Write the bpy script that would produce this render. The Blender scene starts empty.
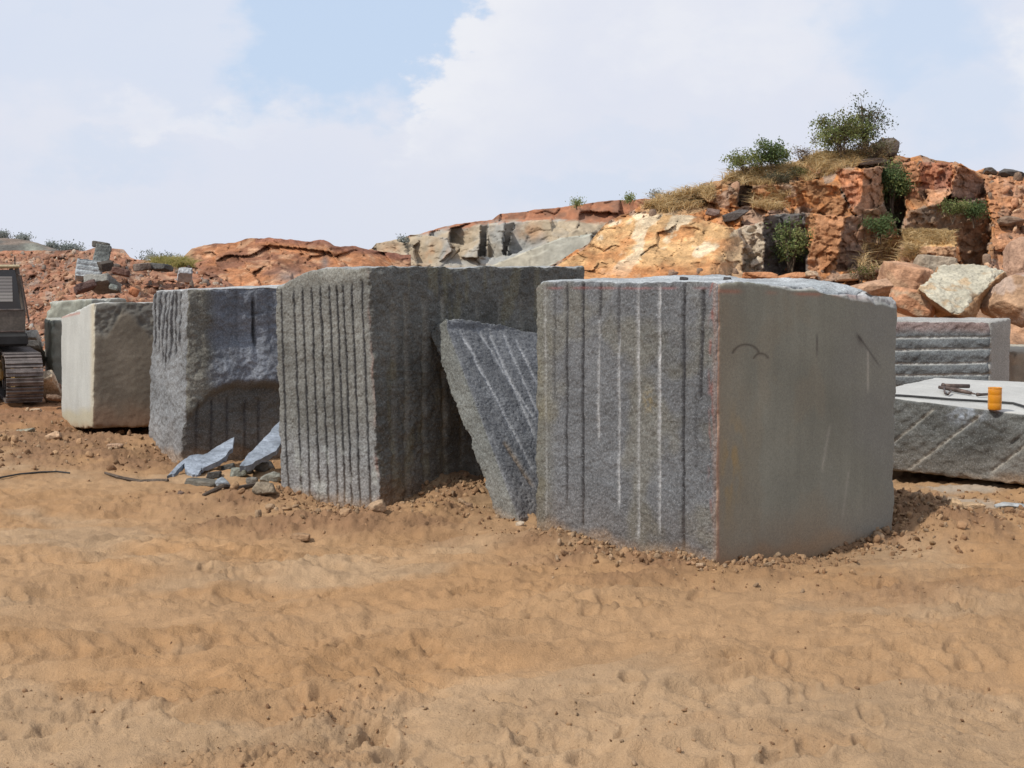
import bpy, math, random
import numpy as np
from mathutils import Vector, Matrix, Euler

random.seed(7)
RNG = np.random.default_rng(11)
scene = bpy.context.scene
C = scene.collection

# ------------------------------------------------------------------ camera model
F, HZ, CAMZ = 1450.0, 272.0, 1.75
TH = math.atan((384.0 - HZ) / F)
CT, ST = math.cos(TH), math.sin(TH)

def P(px, py, Y):
    """world point seen at photo pixel (px,py) at the ground distance Y (arrays allowed)"""
    px = np.asarray(px, float); py = np.asarray(py, float); Y = np.asarray(Y, float)
    u = (384.0 - py) / F
    dy = CT + u * ST; dz = -ST + u * CT
    t = Y / dy
    return np.stack(np.broadcast_arrays((px - 512.0) / F * t, Y + 0 * t, CAMZ + dz * t), -1)

def G(px, py, z=0.0):
    u = (384.0 - py) / F
    t = (z - CAMZ) / (-ST + u * CT)
    return np.array([(px - 512.0) / F * t, (CT + u * ST) * t, z])

def proj(p):
    x = p[..., 0]; y = p[..., 1]; z = p[..., 2] - CAMZ
    f = np.maximum(y * CT - z * ST, 0.05); v = y * ST + z * CT
    return 512 + F * x / f, 384 - F * v / f

# ------------------------------------------------------------------ noise
_perm = np.random.default_rng(3).permutation(256)
_perm = np.concatenate([_perm, _perm, _perm])
_g = np.random.default_rng(4).normal(size=(256, 3)); _g /= np.linalg.norm(_g, axis=1)[:, None]

def pn(p, seed=0):
    """gradient noise about -0.5..0.5, p (N,3)"""
    p = np.asarray(p, float) + seed * 17.31
    i = np.floor(p).astype(int); f = p - i
    w = f * f * f * (f * (f * 6 - 15) + 10)
    i &= 255
    r = 0
    for a in (0, 1):
        wa = w[:, 0] if a else 1 - w[:, 0]
        ha = _perm[(i[:, 0] + a) & 255]
        for b in (0, 1):
            wb = w[:, 1] if b else 1 - w[:, 1]
            hb = _perm[ha + ((i[:, 1] + b) & 255)]
            for c in (0, 1):
                wc = w[:, 2] if c else 1 - w[:, 2]
                g = _g[_perm[hb + ((i[:, 2] + c) & 255)] & 255]
                d = g[:, 0] * (f[:, 0] - a) + g[:, 1] * (f[:, 1] - b) + g[:, 2] * (f[:, 2] - c)
                r = r + wa * wb * wc * d
    return r

def fbm(p, octv=4, gain=0.5, seed=0, ridge=False):
    r = 0; a = 1.0; q = np.asarray(p, float)
    for o in range(octv):
        n = pn(q, seed + o * 3)
        r = r + a * ((0.35 - np.abs(n) * 1.4) if ridge else n)
        q = q * 2.03; a *= gain
    return r

def p3(x, y, z=0.0):
    return np.stack(np.broadcast_arrays(np.asarray(x, float), np.asarray(y, float), np.asarray(z, float)), -1)

def hash2(i, j, s):
    h = np.sin(i * 127.1 + j * 311.7 + s * 74.7) * 43758.5453
    return h - np.floor(h)

def voro(x, y, seed=0):
    """2-D cells: F1, F2, offset to the cell's centre, two hashes"""
    ix = np.floor(x); iy = np.floor(y)
    f1 = np.full(x.shape, 9.0); f2 = f1.copy()
    ci = np.zeros(x.shape); cj = ci.copy(); ox = ci.copy(); oy = ci.copy()
    for a in (-1, 0, 1):
        for b in (-1, 0, 1):
            gi = ix + a; gj = iy + b
            dx = gi + 0.12 + 0.76 * hash2(gi, gj, seed + 1) - x; dy = gj + 0.12 + 0.76 * hash2(gi, gj, seed + 2) - y
            d = np.sqrt(dx * dx + dy * dy)
            m = d < f1
            f2 = np.where(m, f1, np.minimum(f2, d))
            f1 = np.where(m, d, f1); ci = np.where(m, gi, ci); cj = np.where(m, gj, cj)
            ox = np.where(m, -dx, ox); oy = np.where(m, -dy, oy)
    return f1, f2, ox, oy, lambda k: hash2(ci, cj, seed + k)

def sst(a, b, x):
    t = np.clip((x - a) / (b - a), 0, 1)
    return t * t * (3 - 2 * t)

def lerp(a, b, t): return a + (b - a) * t

def inpoly(px, py, poly):
    r = np.zeros(px.shape, bool); n = len(poly)
    for k in range(n):
        x0, y0 = poly[k]; x1, y1 = poly[(k + 1) % n]
        if y0 == y1: continue
        c = (py > min(y0, y1)) & (py <= max(y0, y1)) & (px < x0 + (py - y0) * (x1 - x0) / (y1 - y0))
        r ^= c
    return r

# ------------------------------------------------------------------ objects
def tag(o, label=None, cat=None, group=None, kind=None):
    if label: o['label'] = label
    if cat:
        o['category'] = cat
        if not kind: o['kind'] = 'thing'
    if group: o['group'] = group
    if kind: o['kind'] = kind
    return o

def mesh(name, V, Fc, mat, parent=None, col=None, smooth=True, flip=None):
    """V (N,3); Fc: (M,4) array or list of polygons"""
    me = bpy.data.meshes.new(name)
    V = np.asarray(V, np.float32)
    if isinstance(Fc, np.ndarray):
        me.vertices.add(len(V)); me.vertices.foreach_set('co', V.ravel())
        k = Fc.shape[1]
        me.loops.add(Fc.size); me.loops.foreach_set('vertex_index', Fc.astype(np.int32).ravel())
        me.polygons.add(len(Fc)); me.polygons.foreach_set('loop_start', np.arange(0, Fc.size, k, dtype=np.int32))
        me.update(calc_edges=True)
    else:
        me.from_pydata([tuple(map(float, v)) for v in V], [], [list(map(int, f)) for f in Fc]); me.update()
    if smooth:
        me.polygons.foreach_set('use_smooth', np.ones(len(me.polygons), bool))
    if col is not None:
        ca = me.color_attributes.new('Col', 'FLOAT_COLOR', 'POINT')
        c4 = np.ones((len(V), 4), np.float32); c4[:, :3] = np.clip(col, 0.003, 0.95)
        ca.data.foreach_set('color', c4.ravel())
    me.materials.append(mat)
    o = bpy.data.objects.new(name, me); C.objects.link(o)
    if parent: o.parent = parent
    return o

def empty(name, loc, rz=0):
    o = bpy.data.objects.new(name, None); C.objects.link(o)
    o.location = loc; o.rotation_euler = (0, 0, rz); o.empty_display_size = 0.2
    return o

class MB:
    """collects simple shapes into one mesh"""
    def __init__(s): s.v = []; s.f = []; s.c = []
    def add(s, v, f, c=(1, 1, 1)):
        b = len(s.v); s.v += [tuple(map(float, q)) for q in v]; s.f += [[b + k for k in q] for q in f]
        s.c += [c] * len(v); return s
    def box(s, c, d, rot=(0, 0, 0), bev=0.0, col=(1, 1, 1)):
        R = Euler(rot).to_matrix(); hx, hy, hz = d[0] / 2, d[1] / 2, d[2] / 2
        b = min(bev, hx * .9, hy * .9, hz * .9)
        if b <= 0:
            v = [R @ Vector((x, y, z)) for z in (-hz, hz) for x, y in ((-hx, -hy), (hx, -hy), (hx, hy), (-hx, hy))]
            f = [(3, 2, 1, 0), (4, 5, 6, 7), (0, 1, 5, 4), (1, 2, 6, 5), (2, 3, 7, 6), (3, 0, 4, 7)]
        else:
            v = []
            for z, k in ((-hz, b), (-hz + b, 0), (hz - b, 0), (hz, b)):
                for x, y in ((-hx + b, -hy + k), (hx - b, -hy + k), (hx - k, -hy + b), (hx - k, hy - b), (hx - b, hy - k), (-hx + b, hy - k), (-hx + k, hy - b), (-hx + k, -hy + b)):
                    v.append(R @ Vector((x, y, z)))
            f = [tuple(range(7, -1, -1)), tuple(range(24, 32))]
            for l in range(3):
                for i in range(8):
                    j = (i + 1) % 8; f.append((l * 8 + i, l * 8 + j, l * 8 + 8 + j, l * 8 + 8 + i))
        return s.add([Vector(c) + q for q in v], f, col)
    def tube(s, pts, rads, n=8, col=(1, 1, 1), caps=True):
        pts = [Vector(p) for p in pts]
        if not hasattr(rads, '__len__'): rads = [rads] * len(pts)
        v = []; f = []
        for i, p in enumerate(pts):
            t = (pts[min(i + 1, len(pts) - 1)] - pts[max(i - 1, 0)]).normalized()
            a = t.orthogonal().normalized() if abs(t.z) > .99 else t.cross(Vector((0, 0, 1))).normalized()
            b = t.cross(a)
            for k in range(n):
                w = 2 * math.pi * k / n
                v.append(p + (a * math.cos(w) + b * math.sin(w)) * rads[i])
        for i in range(len(pts) - 1):
            for k in range(n):
                k2 = (k + 1) % n
                f.append((i * n + k, i * n + k2, i * n + n + k2, i * n + n + k))
        if caps:
            f.append(tuple(range(n))[::-1]); f.append(tuple(range(len(v) - n, len(v))))
        return s.add(v, f, col)
    def prism(s, outline, y0, y1, col=(1, 1, 1)):
        """outline in x,z swept along y"""
        n = len(outline)
        v = [(x, y0, z) for x, z in outline] + [(x, y1, z) for x, z in outline]
        f = [tuple(range(n)), tuple(range(2 * n - 1, n - 1, -1))] + [(i, i + n, (i + 1) % n + n, (i + 1) % n) for i in range(n)]
        return s.add(v, f, col)
    def build(s, name, mat, parent=None, smooth=False, usecol=False):
        return mesh(name, np.array(s.v), s.f, mat, parent, np.array(s.c) if usecol else None, smooth)

# ------------------------------------------------------------------ materials
def nodemat(name):
    m = bpy.data.materials.new(name); m.use_nodes = True
    nt = m.node_tree; b = nt.nodes['Principled BSDF']
    return m, nt, b

def N(nt, t, **kw):
    n = nt.nodes.new(t)
    for k, v in kw.items():
        if hasattr(n, k) and k not in ('Scale', 'Detail'): setattr(n, k, v)
        else: n.inputs[k].default_value = v
    return n

def rockmat(name, noises, bumps, rough=0.9, spec=0.25, base=None, fleck=None):
    """base colour = vertex colour (or base) times a product of noises [(scale, amount, detail)];
    bumps [(scale, distance, detail)]; fleck (scale, threshold, colour, amount)"""
    m, nt, b = nodemat(name); L = nt.links.new
    tc = N(nt, 'ShaderNodeTexCoord')
    if base is None:
        src = N(nt, 'ShaderNodeAttribute', attribute_name='Col').outputs['Color']
    else:
        rgb = N(nt, 'ShaderNodeRGB'); rgb.outputs[0].default_value = (*base, 1); src = rgb.outputs[0]
    for sc, am, det in noises:
        n = N(nt, 'ShaderNodeTexNoise', Scale=sc, Detail=det); L(tc.outputs['Object'], n.inputs['Vector'])
        mr = N(nt, 'ShaderNodeMapRange'); mr.inputs[1].default_value = .3; mr.inputs[2].default_value = .7
        mr.inputs[3].default_value = 1 - am; mr.inputs[4].default_value = 1 + am; mr.clamp = False
        L(n.outputs['Fac'], mr.inputs[0])
        vm = N(nt, 'ShaderNodeVectorMath', operation='SCALE'); L(src, vm.inputs[0]); L(mr.outputs[0], vm.inputs['Scale'])
        src = vm.outputs[0]
    if fleck:
        sc, th, fc, am = fleck
        n = N(nt, 'ShaderNodeTexNoise', Scale=sc, Detail=1.5); L(tc.outputs['Object'], n.inputs['Vector'])
        mr = N(nt, 'ShaderNodeMapRange'); mr.inputs[1].default_value = th; mr.inputs[2].default_value = th + .08
        mr.inputs[3].default_value = 0; mr.inputs[4].default_value = am; L(n.outputs['Fac'], mr.inputs[0])
        mx = N(nt, 'ShaderNodeMix', data_type='RGBA'); L(mr.outputs[0], mx.inputs[0]); L(src, mx.inputs[6])
        mx.inputs[7].default_value = (*fc, 1); src = mx.outputs[2]
    L(src, b.inputs['Base Color'])
    b.inputs['Roughness'].default_value = rough; b.inputs['Specular IOR Level'].default_value = spec
    prev = None
    for sc, dist, det in bumps:
        n = N(nt, 'ShaderNodeTexNoise', Scale=sc, Detail=det); n.inputs['Roughness'].default_value = .6
        L(tc.outputs['Object'], n.inputs['Vector'])
        bp = N(nt, 'ShaderNodeBump'); bp.inputs['Distance'].default_value = dist; bp.inputs['Strength'].default_value = 1
        L(n.outputs['Fac'], bp.inputs['Height'])
        if prev: L(prev.outputs[0], bp.inputs['Normal'])
        prev = bp
    if prev: L(prev.outputs[0], b.inputs['Normal'])
    return m

def paint(name, base, rough=.5, metal=0., spec=.4, dirt=.25, dscale=6, bump=0.0):
    m = rockmat(name, [(dscale, dirt, 6), (dscale * 8, dirt * .5, 3)], [(dscale * 10, bump, 4)] if bump else [], rough, spec, base)
    m.node_tree.nodes['Principled BSDF'].inputs['Metallic'].default_value = metal
    return m

def leafmat(name):
    m, nt, b = nodemat(name); L = nt.links.new
    at = N(nt, 'ShaderNodeAttribute', attribute_name='Col')
    L(at.outputs['Color'], b.inputs['Base Color']); b.inputs['Roughness'].default_value = .6
    b.inputs['Specular IOR Level'].default_value = .25
    tr = N(nt, 'ShaderNodeBsdfTranslucent'); L(at.outputs['Color'], tr.inputs['Color'])
    mx = N(nt, 'ShaderNodeMixShader'); mx.inputs[0].default_value = .42
    L(b.outputs[0], mx.inputs[1]); L(tr.outputs[0], mx.inputs[2])
    L(mx.outputs[0], nt.nodes['Material Output'].inputs['Surface'])
    return m

M = {}
M['granite'] = rockmat('granite', [(2.5, .12, 5), (60, .30, 4), (170, .30, 2)], [(70, .005, 5)], .88, .25, fleck=(85, .62, (.36, .38, .40), .28))
M['sawn'] = rockmat('sawn_granite', [(1.6, .08, 5), (70, .10, 4), (200, .17, 2)], [(90, .0015, 4)], .75, .3)
M['sand'] = rockmat('sand', [(1.2, .05, 5), (14, .07, 6), (110, .07, 4), (260, .06, 2)], [(70, .010, 5), (210, .004, 3)], .97, .12)
M['rock'] = rockmat('weathered_rock', [(.9, .22, 6), (5, .28, 6), (22, .22, 5)], [(3, .06, 7), (14, .025, 6)], .93, .15)
M['rock_smooth'] = rockmat('quarried_rock', [(.7, .14, 6), (4, .14, 5)], [(1.2, .05, 6), (6, .02, 5)], .93, .15)
M['stone'] = rockmat('loose_stone', [(3, .2, 5), (25, .2, 5)], [(22, .03, 6)], .92, .18)
M['leaf'] = leafmat('leaf'); M['straw'] = leafmat('straw')
M['bark'] = rockmat('bark', [(20, .3, 5)], [(60, .01, 5)], .9, .15, (.12, .09, .065))

# ------------------------------------------------------------------ camera, sun, sky
cam = bpy.data.cameras.new('camera'); co = bpy.data.objects.new('camera', cam); C.objects.link(co)
co.location = (0, 0, CAMZ); co.rotation_euler = (math.pi / 2 - TH, 0, 0)
cam.sensor_width = 36; cam.lens = F / 1024 * 36; cam.clip_start = .05; cam.clip_end = 20000
scene.camera = co

SUN_EL = math.radians(50); SAZ = math.atan2(-.83, -.56)      # direction to the sun, clockwise from +Y
sd = Vector((math.sin(SAZ) * math.cos(SUN_EL), math.cos(SAZ) * math.cos(SUN_EL), math.sin(SUN_EL)))
sl = bpy.data.lights.new('sun', 'SUN'); sl.energy = 3.9; sl.angle = math.radians(.9); sl.color = (1, .94, .85)
so = bpy.data.objects.new('sun', sl); C.objects.link(so)
so.rotation_euler = sd.to_track_quat('Z', 'Y').to_euler(); so.location = (-20, -10, 30)

w = bpy.data.worlds.new('World'); scene.world = w; w.use_nodes = True
nt = w.node_tree; L = nt.links.new
bg = nt.nodes['Background']; bg.inputs['Strength'].default_value = .1
sky = N(nt, 'ShaderNodeTexSky', sky_type='NISHITA', sun_disc=False)
sky.sun_elevation = SUN_EL; sky.sun_rotation = SAZ; sky.air_density = 1.0; sky.dust_density = 1.5; sky.ozone_density = 1.0
tc = N(nt, 'ShaderNodeTexCoord')
sp = N(nt, 'ShaderNodeSeparateXYZ'); L(tc.outputs['Generated'], sp.inputs[0])
def mth(op, a, b=None, clamp=False):
    n = N(nt, 'ShaderNodeMath', operation=op); n.use_clamp = clamp
    for k, v in ((0, a), (1, b)):
        if v is None: continue
        if isinstance(v, (int, float)): n.inputs[k].default_value = v
        else: L(v, n.inputs[k])
    return n.outputs[0]
az = mth('ARCTAN2', sp.outputs['X'], sp.outputs['Y'])       # azimuth from +Y
el = mth('ARCSINE', sp.outputs['Z'])
cv = N(nt, 'ShaderNodeCombineXYZ'); L(az, cv.inputs[0]); L(mth('MULTIPLY', el, 1.5), cv.inputs[1])
def cloudnoise(scale, det, off):
    a = N(nt, 'ShaderNodeVectorMath', operation='ADD'); L(cv.outputs[0], a.inputs[0]); a.inputs[1].default_value = off
    n = N(nt, 'ShaderNodeTexNoise', Scale=scale, Detail=det); n.inputs['Roughness'].default_value = .56
    L(a.outputs[0], n.inputs['Vector']); return n.outputs['Fac']
n1 = cloudnoise(9, 7, (3.1, 1.7, 0)); n2 = cloudnoise(22, 5, (7.3, 2.2, 4)); n0 = cloudnoise(3.2, 6, (11.7, 4.4, 2))
wob = mth('ADD', mth('MULTIPLY', mth('SUBTRACT', n1, .5), .16), mth('MULTIPLY', mth('SUBTRACT', n2, .5), .05))
n3 = cloudnoise(34, 8, (5.2, 9.1, 3)); n4 = cloudnoise(30, 8, (15.2, 1.1, 8))
def ss(a, b, v, lo=0.0, hi=1.0):
    m_ = N(nt, 'ShaderNodeMapRange'); m_.interpolation_type = 'SMOOTHSTEP'; inv = a > b
    m_.inputs[1].default_value = min(a, b); m_.inputs[2].default_value = max(a, b)
    m_.inputs[3].default_value = hi if inv else lo; m_.inputs[4].default_value = lo if inv else hi
    L(v, m_.inputs[0]); return m_.outputs[0]
def lin(v, k, c): return mth('ADD', mth('MULTIPLY', v, k), c)
# directions in the sky, in photo-pixel sized steps of angle, with billowing edges
SX = mth('ADD', lin(az, F, 512), mth('ADD', lin(n1, 110, -55), lin(n3, 110, -55)))
SY = mth('ADD', lin(el, -F, HZ), mth('ADD', lin(n1, -50, 25), lin(n4, 110, -55)))
dgl = mth('ADD', SX, mth('MULTIPLY', SY, .5))
front = ss(.6, .4, mth('ABSOLUTE', az)); low = ss(.40, .25, el)
right_ = ss(482, 458, dgl); bottom = ss(140, 88, SY); left_ = ss(215, 265, SX, .30, 1.0)
g = mth('MULTIPLY', mth('MULTIPLY', right_, bottom), left_)
def soft(px, py, rx, ry, amt):
    dx = lin(SX, 1 / rx, -px / rx); dy = lin(SY, 1 / ry, -py / ry)
    return mth('MULTIPLY', ss(1.5, .3, mth('SQRT', mth('ADD', mth('MULTIPLY', dx, dx), mth('MULTIPLY', dy, dy)))), amt)
for q in ((900, 40, 85, 70, .75), (945, 115, 75, 50, .45), (120, 165, 80, 24, .35), (70, 20, 120, 16, .35), (610, 195, 120, 26, .35), (650, 150, 90, 20, .2)):
    g = mth('MAXIMUM', g, soft(*q))
g = mth('MULTIPLY', g, mth('MULTIPLY', front, low))
bright = mth('MULTIPLY', mth('MULTIPLY', ss(640, 470, dgl), mth('SUBTRACT', 1.0, right_)), ss(190, 100, SY))
bright = mth('MAXIMUM', bright, mth('MULTIPLY', soft(250, 45, 16, 40, .7), 1.0))
bright = mth('MAXIMUM', bright, mth('MULTIPLY', soft(720, 40, 130, 50, .6), 1.0))
bright = mth('MAXIMUM', bright, mth('MULTIPLY', soft(1010, 75, 30, 50, .8), 1.0))
bright = mth('MAXIMUM', bright, mth('MULTIPLY', soft(200, 125, 90, 16, .6), 1.0))
bright = mth('MULTIPLY', bright, ss(.30, .62, n3, .45, 1.0))
far = N(nt, 'ShaderNodeMapRange'); L(n0, far.inputs[0]); far.inputs[1].default_value = .52; far.inputs[2].default_value = .62
far.inputs[3].default_value = 0; far.inputs[4].default_value = .9
g = mth('MAXIMUM', g, mth('MULTIPLY', far.outputs[0], mth('SUBTRACT', 1.0, mth('MULTIPLY', front, low))))
thin = mth('MULTIPLY', mth('SUBTRACT', n1, .38), 1.6, True)
mix1 = N(nt, 'ShaderNodeMix', data_type='RGBA')              # clear sky seen through haze
mix1.inputs[0].default_value = .86; L(sky.outputs[0], mix1.inputs[6]); mix1.inputs[7].default_value = (6.05, 7.35, 9.35, 1)
hz = N(nt, 'ShaderNodeMapRange'); L(el, hz.inputs[0]); hz.inputs[1].default_value = 0; hz.inputs[2].default_value = .13
cl = N(nt, 'ShaderNodeMix', data_type='RGBA'); L(hz.outputs[0], cl.inputs[0])
cl.inputs[6].default_value = (7.1, 7.5, 8.5, 1); cl.inputs[7].default_value = (7.7, 7.95, 8.85, 1)
cl2 = N(nt, 'ShaderNodeMix', data_type='RGBA'); L(thin, cl2.inputs[0]); L(cl.outputs[2], cl2.inputs[6]); cl2.inputs[7].default_value = (7.0, 7.5, 8.8, 1)
mix2 = N(nt, 'ShaderNodeMix', data_type='RGBA'); L(g, mix2.inputs[0]); cl3 = N(nt, 'ShaderNodeMix', data_type='RGBA'); L(bright, cl3.inputs[0]); L(cl2.outputs[2], cl3.inputs[6]); cl3.inputs[7].default_value = (8.5, 8.65, 9.15, 1); L(cl3.outputs[2], mix2.inputs[6]); L(mix1.outputs[2], mix2.inputs[7])
L(mix2.outputs[2], bg.inputs['Color'])

scene.view_settings.view_transform = 'Standard'; scene.view_settings.look = 'None'
scene.view_settings.exposure = 0; scene.view_settings.gamma = 1
scene.cycles.max_bounces = 6; scene.cycles.diffuse_bounces = 3
# ------------------------------------------------------------------ ground
def gp(px, py): return G(px, py)[:2]
MOUNDS = []      # x, y, rx, ry, height, rotation, cloddiness
def mound(px, py, rx, ry, h, rot=0, clod=1.0):
    q = gp(px, py); MOUNDS.append((q[0], q[1], rx, ry, h, math.radians(rot), clod))
mound(235, 496, .7, .36, .06, 0, .9); mound(318, 521, .75, .28, .10, -10, 1.1); mound(405, 516, .5, .22, .07, 15, 1); mound(380, 500, .5, .3, -.05, 0, .5)
mound(460, 492, .55, .55, .15, 20, .9); mound(545, 538, .55, .30, .09, -20, .8); mound(640, 558, .55, .2, .03, -25, 1)
mound(780, 556, .5, .16, .02, 20, 1); mound(862, 534, .45, .2, .07, 25, 1.2); mound(905, 515, .35, .45, .19, 0, 1.3)
mound(960, 528, .5, .3, .09, 0, .9); mound(700, 578, .6, .2, .02, 0, .6)
mound(50, 446, 1.6, 1.0, .10, 0, 1.2); mound(120, 458, 1.0, .6, .05, 0, 1.2); mound(110, 428, 1.3, 1.0, -.13, 0, .6); mound(175, 455, .8, .6, -.08, 0, .5); mound(15, 425, 1.5, 1.3, .16, 0, .9)
mound(1010, 520, .7, .4, .06, 0, 1)
CLODS = [(*gp(280, 745), .45, .25, 1.0), (*gp(335, 700), .28, .3, 1.1), (*gp(60, 690), .5, .2, .5), (*gp(560, 700), .5, .3, .4),
         (*gp(700, 730), .5, .3, .4), (*gp(880, 590), .7, .3, .5), (*gp(1000, 690), .5, .3, .5), (*gp(30, 760), .4, .2, .6)]
TRK = [((-3, 556), (520, 545), .16), ((0, 590), (1020, 575), .2), ((-20, 650), (700, 600), .22), ((300, 768), (1030, 640), .22),
       ((-40, 720), (520, 640), .18), ((600, 768), (1040, 700), .2), ((120, 528), (520, 590), .15), ((500, 640), (1030, 610), .16), ((560, 760), (640, 640), .2)]
_fr = np.random.default_rng(5)
FEET = []
for _ in range(95):
    q = gp(_fr.uniform(-60, 1090), _fr.uniform(545, 790)); FEET.append((q[0], q[1], _fr.uniform(0, 3.14), _fr.uniform(.10, .16), _fr.uniform(.035, .06), _fr.uniform(.016, .032)))

def ground_h(x, y):
    sh = x.shape; x = x.ravel(); y = y.ravel()
    near = (y > 1.5) & (y < 24) & (np.abs(x) < 14)
    z = fbm(p3(x * .35, y * .35), 3) * .10
    xn, yn = x[near], y[near]
    zz = np.zeros(xn.shape); cz = np.zeros(xn.shape)
    for mx, my, rx, ry, h, rot, cd in MOUNDS:
        dx = xn - mx; dy = yn - my
        a = (dx * math.cos(rot) + dy * math.sin(rot)) / rx; b = (-dx * math.sin(rot) + dy * math.cos(rot)) / ry
        e = np.exp(-(a * a + b * b))
        zz += h * e; cz = np.maximum(cz, cd * np.exp(-.6 * (a * a + b * b)))
    for mx, my, rx, ry, cd in CLODS:
        cz = np.maximum(cz, cd * np.exp(-(((xn - mx) / rx) ** 2 + ((yn - my) / ry) ** 2)))
    wx = xn + .25 * pn(p3(xn * 1.3, yn * 1.3), 5); wy = yn + .25 * pn(p3(xn * 1.3, yn * 1.3), 6)
    cz *= np.clip(.75 + 1.6 * pn(p3(xn * 3, yn * 3), 40), 0, 1.4)
    zz += .040 * fbm(p3(wx * 1.6, wy * 2.0), 3, seed=2)
    zz += .028 * fbm(p3(wx * 4, wy * 5), 3, seed=9)
    # scuffed sand: short ridges in patches of two directions, sharp crested
    for ang, sd_, off_ in ((24, 4, .02), (-30, 6, -.02)):
        ca, sa = math.cos(math.radians(ang)), math.sin(math.radians(ang))
        uu = wx * ca + wy * sa; vv = -wx * sa + wy * ca
        pm = sst(-.05, .25, pn(p3(xn * .8, yn * .9, sd_), 20 + sd_) + off_)
        zz += .030 * pm * fbm(p3(uu * 1.9, vv * 5.0), 4, seed=sd_, ridge=True, gain=.42)
        zz += .035 * sst(-.25, .12, pn(p3(xn * .8, yn * .9, sd_), 20 + sd_) + off_) * fbm(p3(uu * 3.6, vv * 10.0), 3, seed=sd_ + 7, ridge=True, gain=.45)
    zz += .031 * fbm(p3(wx * 4.5, wy * 4.5), 4, seed=12, ridge=True, gain=.42) * sst(-.2, .2, pn(p3(xn * 1.7, yn * 1.7), 25))
    v1, v2, _, _, hh = voro(wx * 6.5, wy * 7.5, 3)
    zz += .008 * np.minimum(v1, .75) * (.4 + .9 * hh(5))
    zz += .011 * fbm(p3(xn * 20, yn * 20), 3, seed=14) * (.55 + cz) + .0025 * fbm(p3(xn * 60, yn * 60), 2, seed=16)
    for a, b, wd in TRK:
        p0 = gp(*a); p1 = gp(*b); d = p1 - p0; ln = np.hypot(*d); d /= ln
        s = (xn - p0[0]) * d[0] + (yn - p0[1]) * d[1]
        t = -(xn - p0[0]) * d[1] + (yn - p0[1]) * d[0] + .10 * pn(p3(s * .5, 0 * s), 31)
        prof = sst(wd, wd * .8, np.abs(t))
        edge = np.exp(-((np.abs(t) - wd * 1.05) / .04) ** 2)
        fade = sst(-.25, .10, pn(p3(xn * .7, yn * .9), int(wd * 100 + a[1]))) * sst(-.3, .3, s) * sst(ln + .3, ln - .3, s)
        lug = np.sin((s + .5 * np.abs(t) + .11 * pn(p3(s * 3, t * 6), 3)) * 2 * math.pi / .125)
        zz += fade * (-.018 * prof + .022 * edge + .014 * prof * sst(-.3, .6, lug))
    for fx, fy, rot, la, lb, dp in FEET:
        dx = xn - fx; dy = yn - fy
        m = (np.abs(dx) < .4) & (np.abs(dy) < .4)
        if not m.any(): continue
        a = (dx[m] * math.cos(rot) + dy[m] * math.sin(rot)) / la; b = (-dx[m] * math.sin(rot) + dy[m] * math.cos(rot)) / lb
        r = np.sqrt(a * a + b * b)
        zz[m] += -dp * sst(1.1, .6, r) + dp * .5 * np.exp(-((r - 1.25) / .2) ** 2)
    # clods
    for sc, am, sd_ in ((11, .020, 11), (22, .013, 13), (45, .007, 15)):
        a = voro(xn * sc + .6 * pn(p3(xn * sc * .8, yn * sc * .8), 17), yn * sc + .6 * pn(p3(xn * sc * .8, yn * sc * .8), 18), sd_)
        on = (a[4](7) < .35 + .45 * np.clip(cz, 0, 1)) * sst(.05, .6, cz)
        zz += am * on * np.sqrt(np.clip(1 - (a[0] / (.30 + .28 * a[4](8))) ** 2, 0, 1)) * (.5 + .6 * a[4](9))
    fade = sst(24, 18, yn) * sst(14, 10, np.abs(xn)) * sst(1.5, 2.6, yn)
    z[near] += (zz - .06) * fade
    c = np.zeros(x.shape); c[near] = cz
    return z.reshape(sh), c.reshape(sh)

py_rows = np.concatenate([np.arange(1010, 560, -1.7), np.arange(560, 408, -.85)])
ys = np.array([G(512, q)[1] for q in py_rows])
ys = np.concatenate([[-60, -30, -15, -8, -4, -1, .8, 1.6, 2.1, 2.5], ys, np.geomspace(ys[-1] * 1.01, 3000, 110)])
ud = np.arange(-.50, .5001, .00118)
ue = np.geomspace(.51, 25, 60)
us = np.concatenate([-ue[::-1], ud, ue])
YY, UU = np.meshgrid(ys, us, indexing='ij')
XX = UU * np.clip(YY, 2.9, 400)
ZZ, CZ = ground_h(XX, YY)
nr, nc = XX.shape
q = p3(XX.ravel(), YY.ravel()); cz = CZ.ravel()
base = np.array([.352, .220, .118]); pale = np.array([.355, .24, .142]); brown = np.array([.23, .135, .075]); red = np.array([.27, .135, .07]); orange = np.array([.338, .202, .102])
t1 = sst(-.15, .2, fbm(q * np.array([.5, .8, 1]), 4, seed=51))
col = lerp(orange, base, t1[:, None])
pp = sst(.02, .35, fbm(q * np.array([.55, .8, 1]), 4, seed=57) + .35 * sst(7, 5, q[:, 1]))
col = lerp(col, pale, pp[:, None])
col = lerp(col, brown, (.75 * np.clip(cz * 1.3, 0, 1) * sst(6.5, 8.5, q[:, 1]) + .25 * np.clip(cz, 0, 1))[:, None])
gx, gy = q[:, 0], q[:, 1]
col = lerp(col, np.array([.36, .31, .25]), (sst(.0, .25, fbm(q * 1.3, 3, seed=71)) * sst(9.6, 10.3, gy) * sst(2.9, 3.6, gx) * sst(13, 12, gy))[:, None] * .8)
col = lerp(col, red, (.75 * sst(14, 19, gy))[:, None])
col *= (1 + .16 * fbm(q * 7, 4, seed=61) + .14 * fbm(q * 1.8, 3, seed=63))[:, None]
idx = np.arange(nr * nc).reshape(nr, nc)
Fq = np.stack([idx[:-1, :-1], idx[:-1, 1:], idx[1:, 1:], idx[1:, :-1]], -1).reshape(-1, 4)
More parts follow.
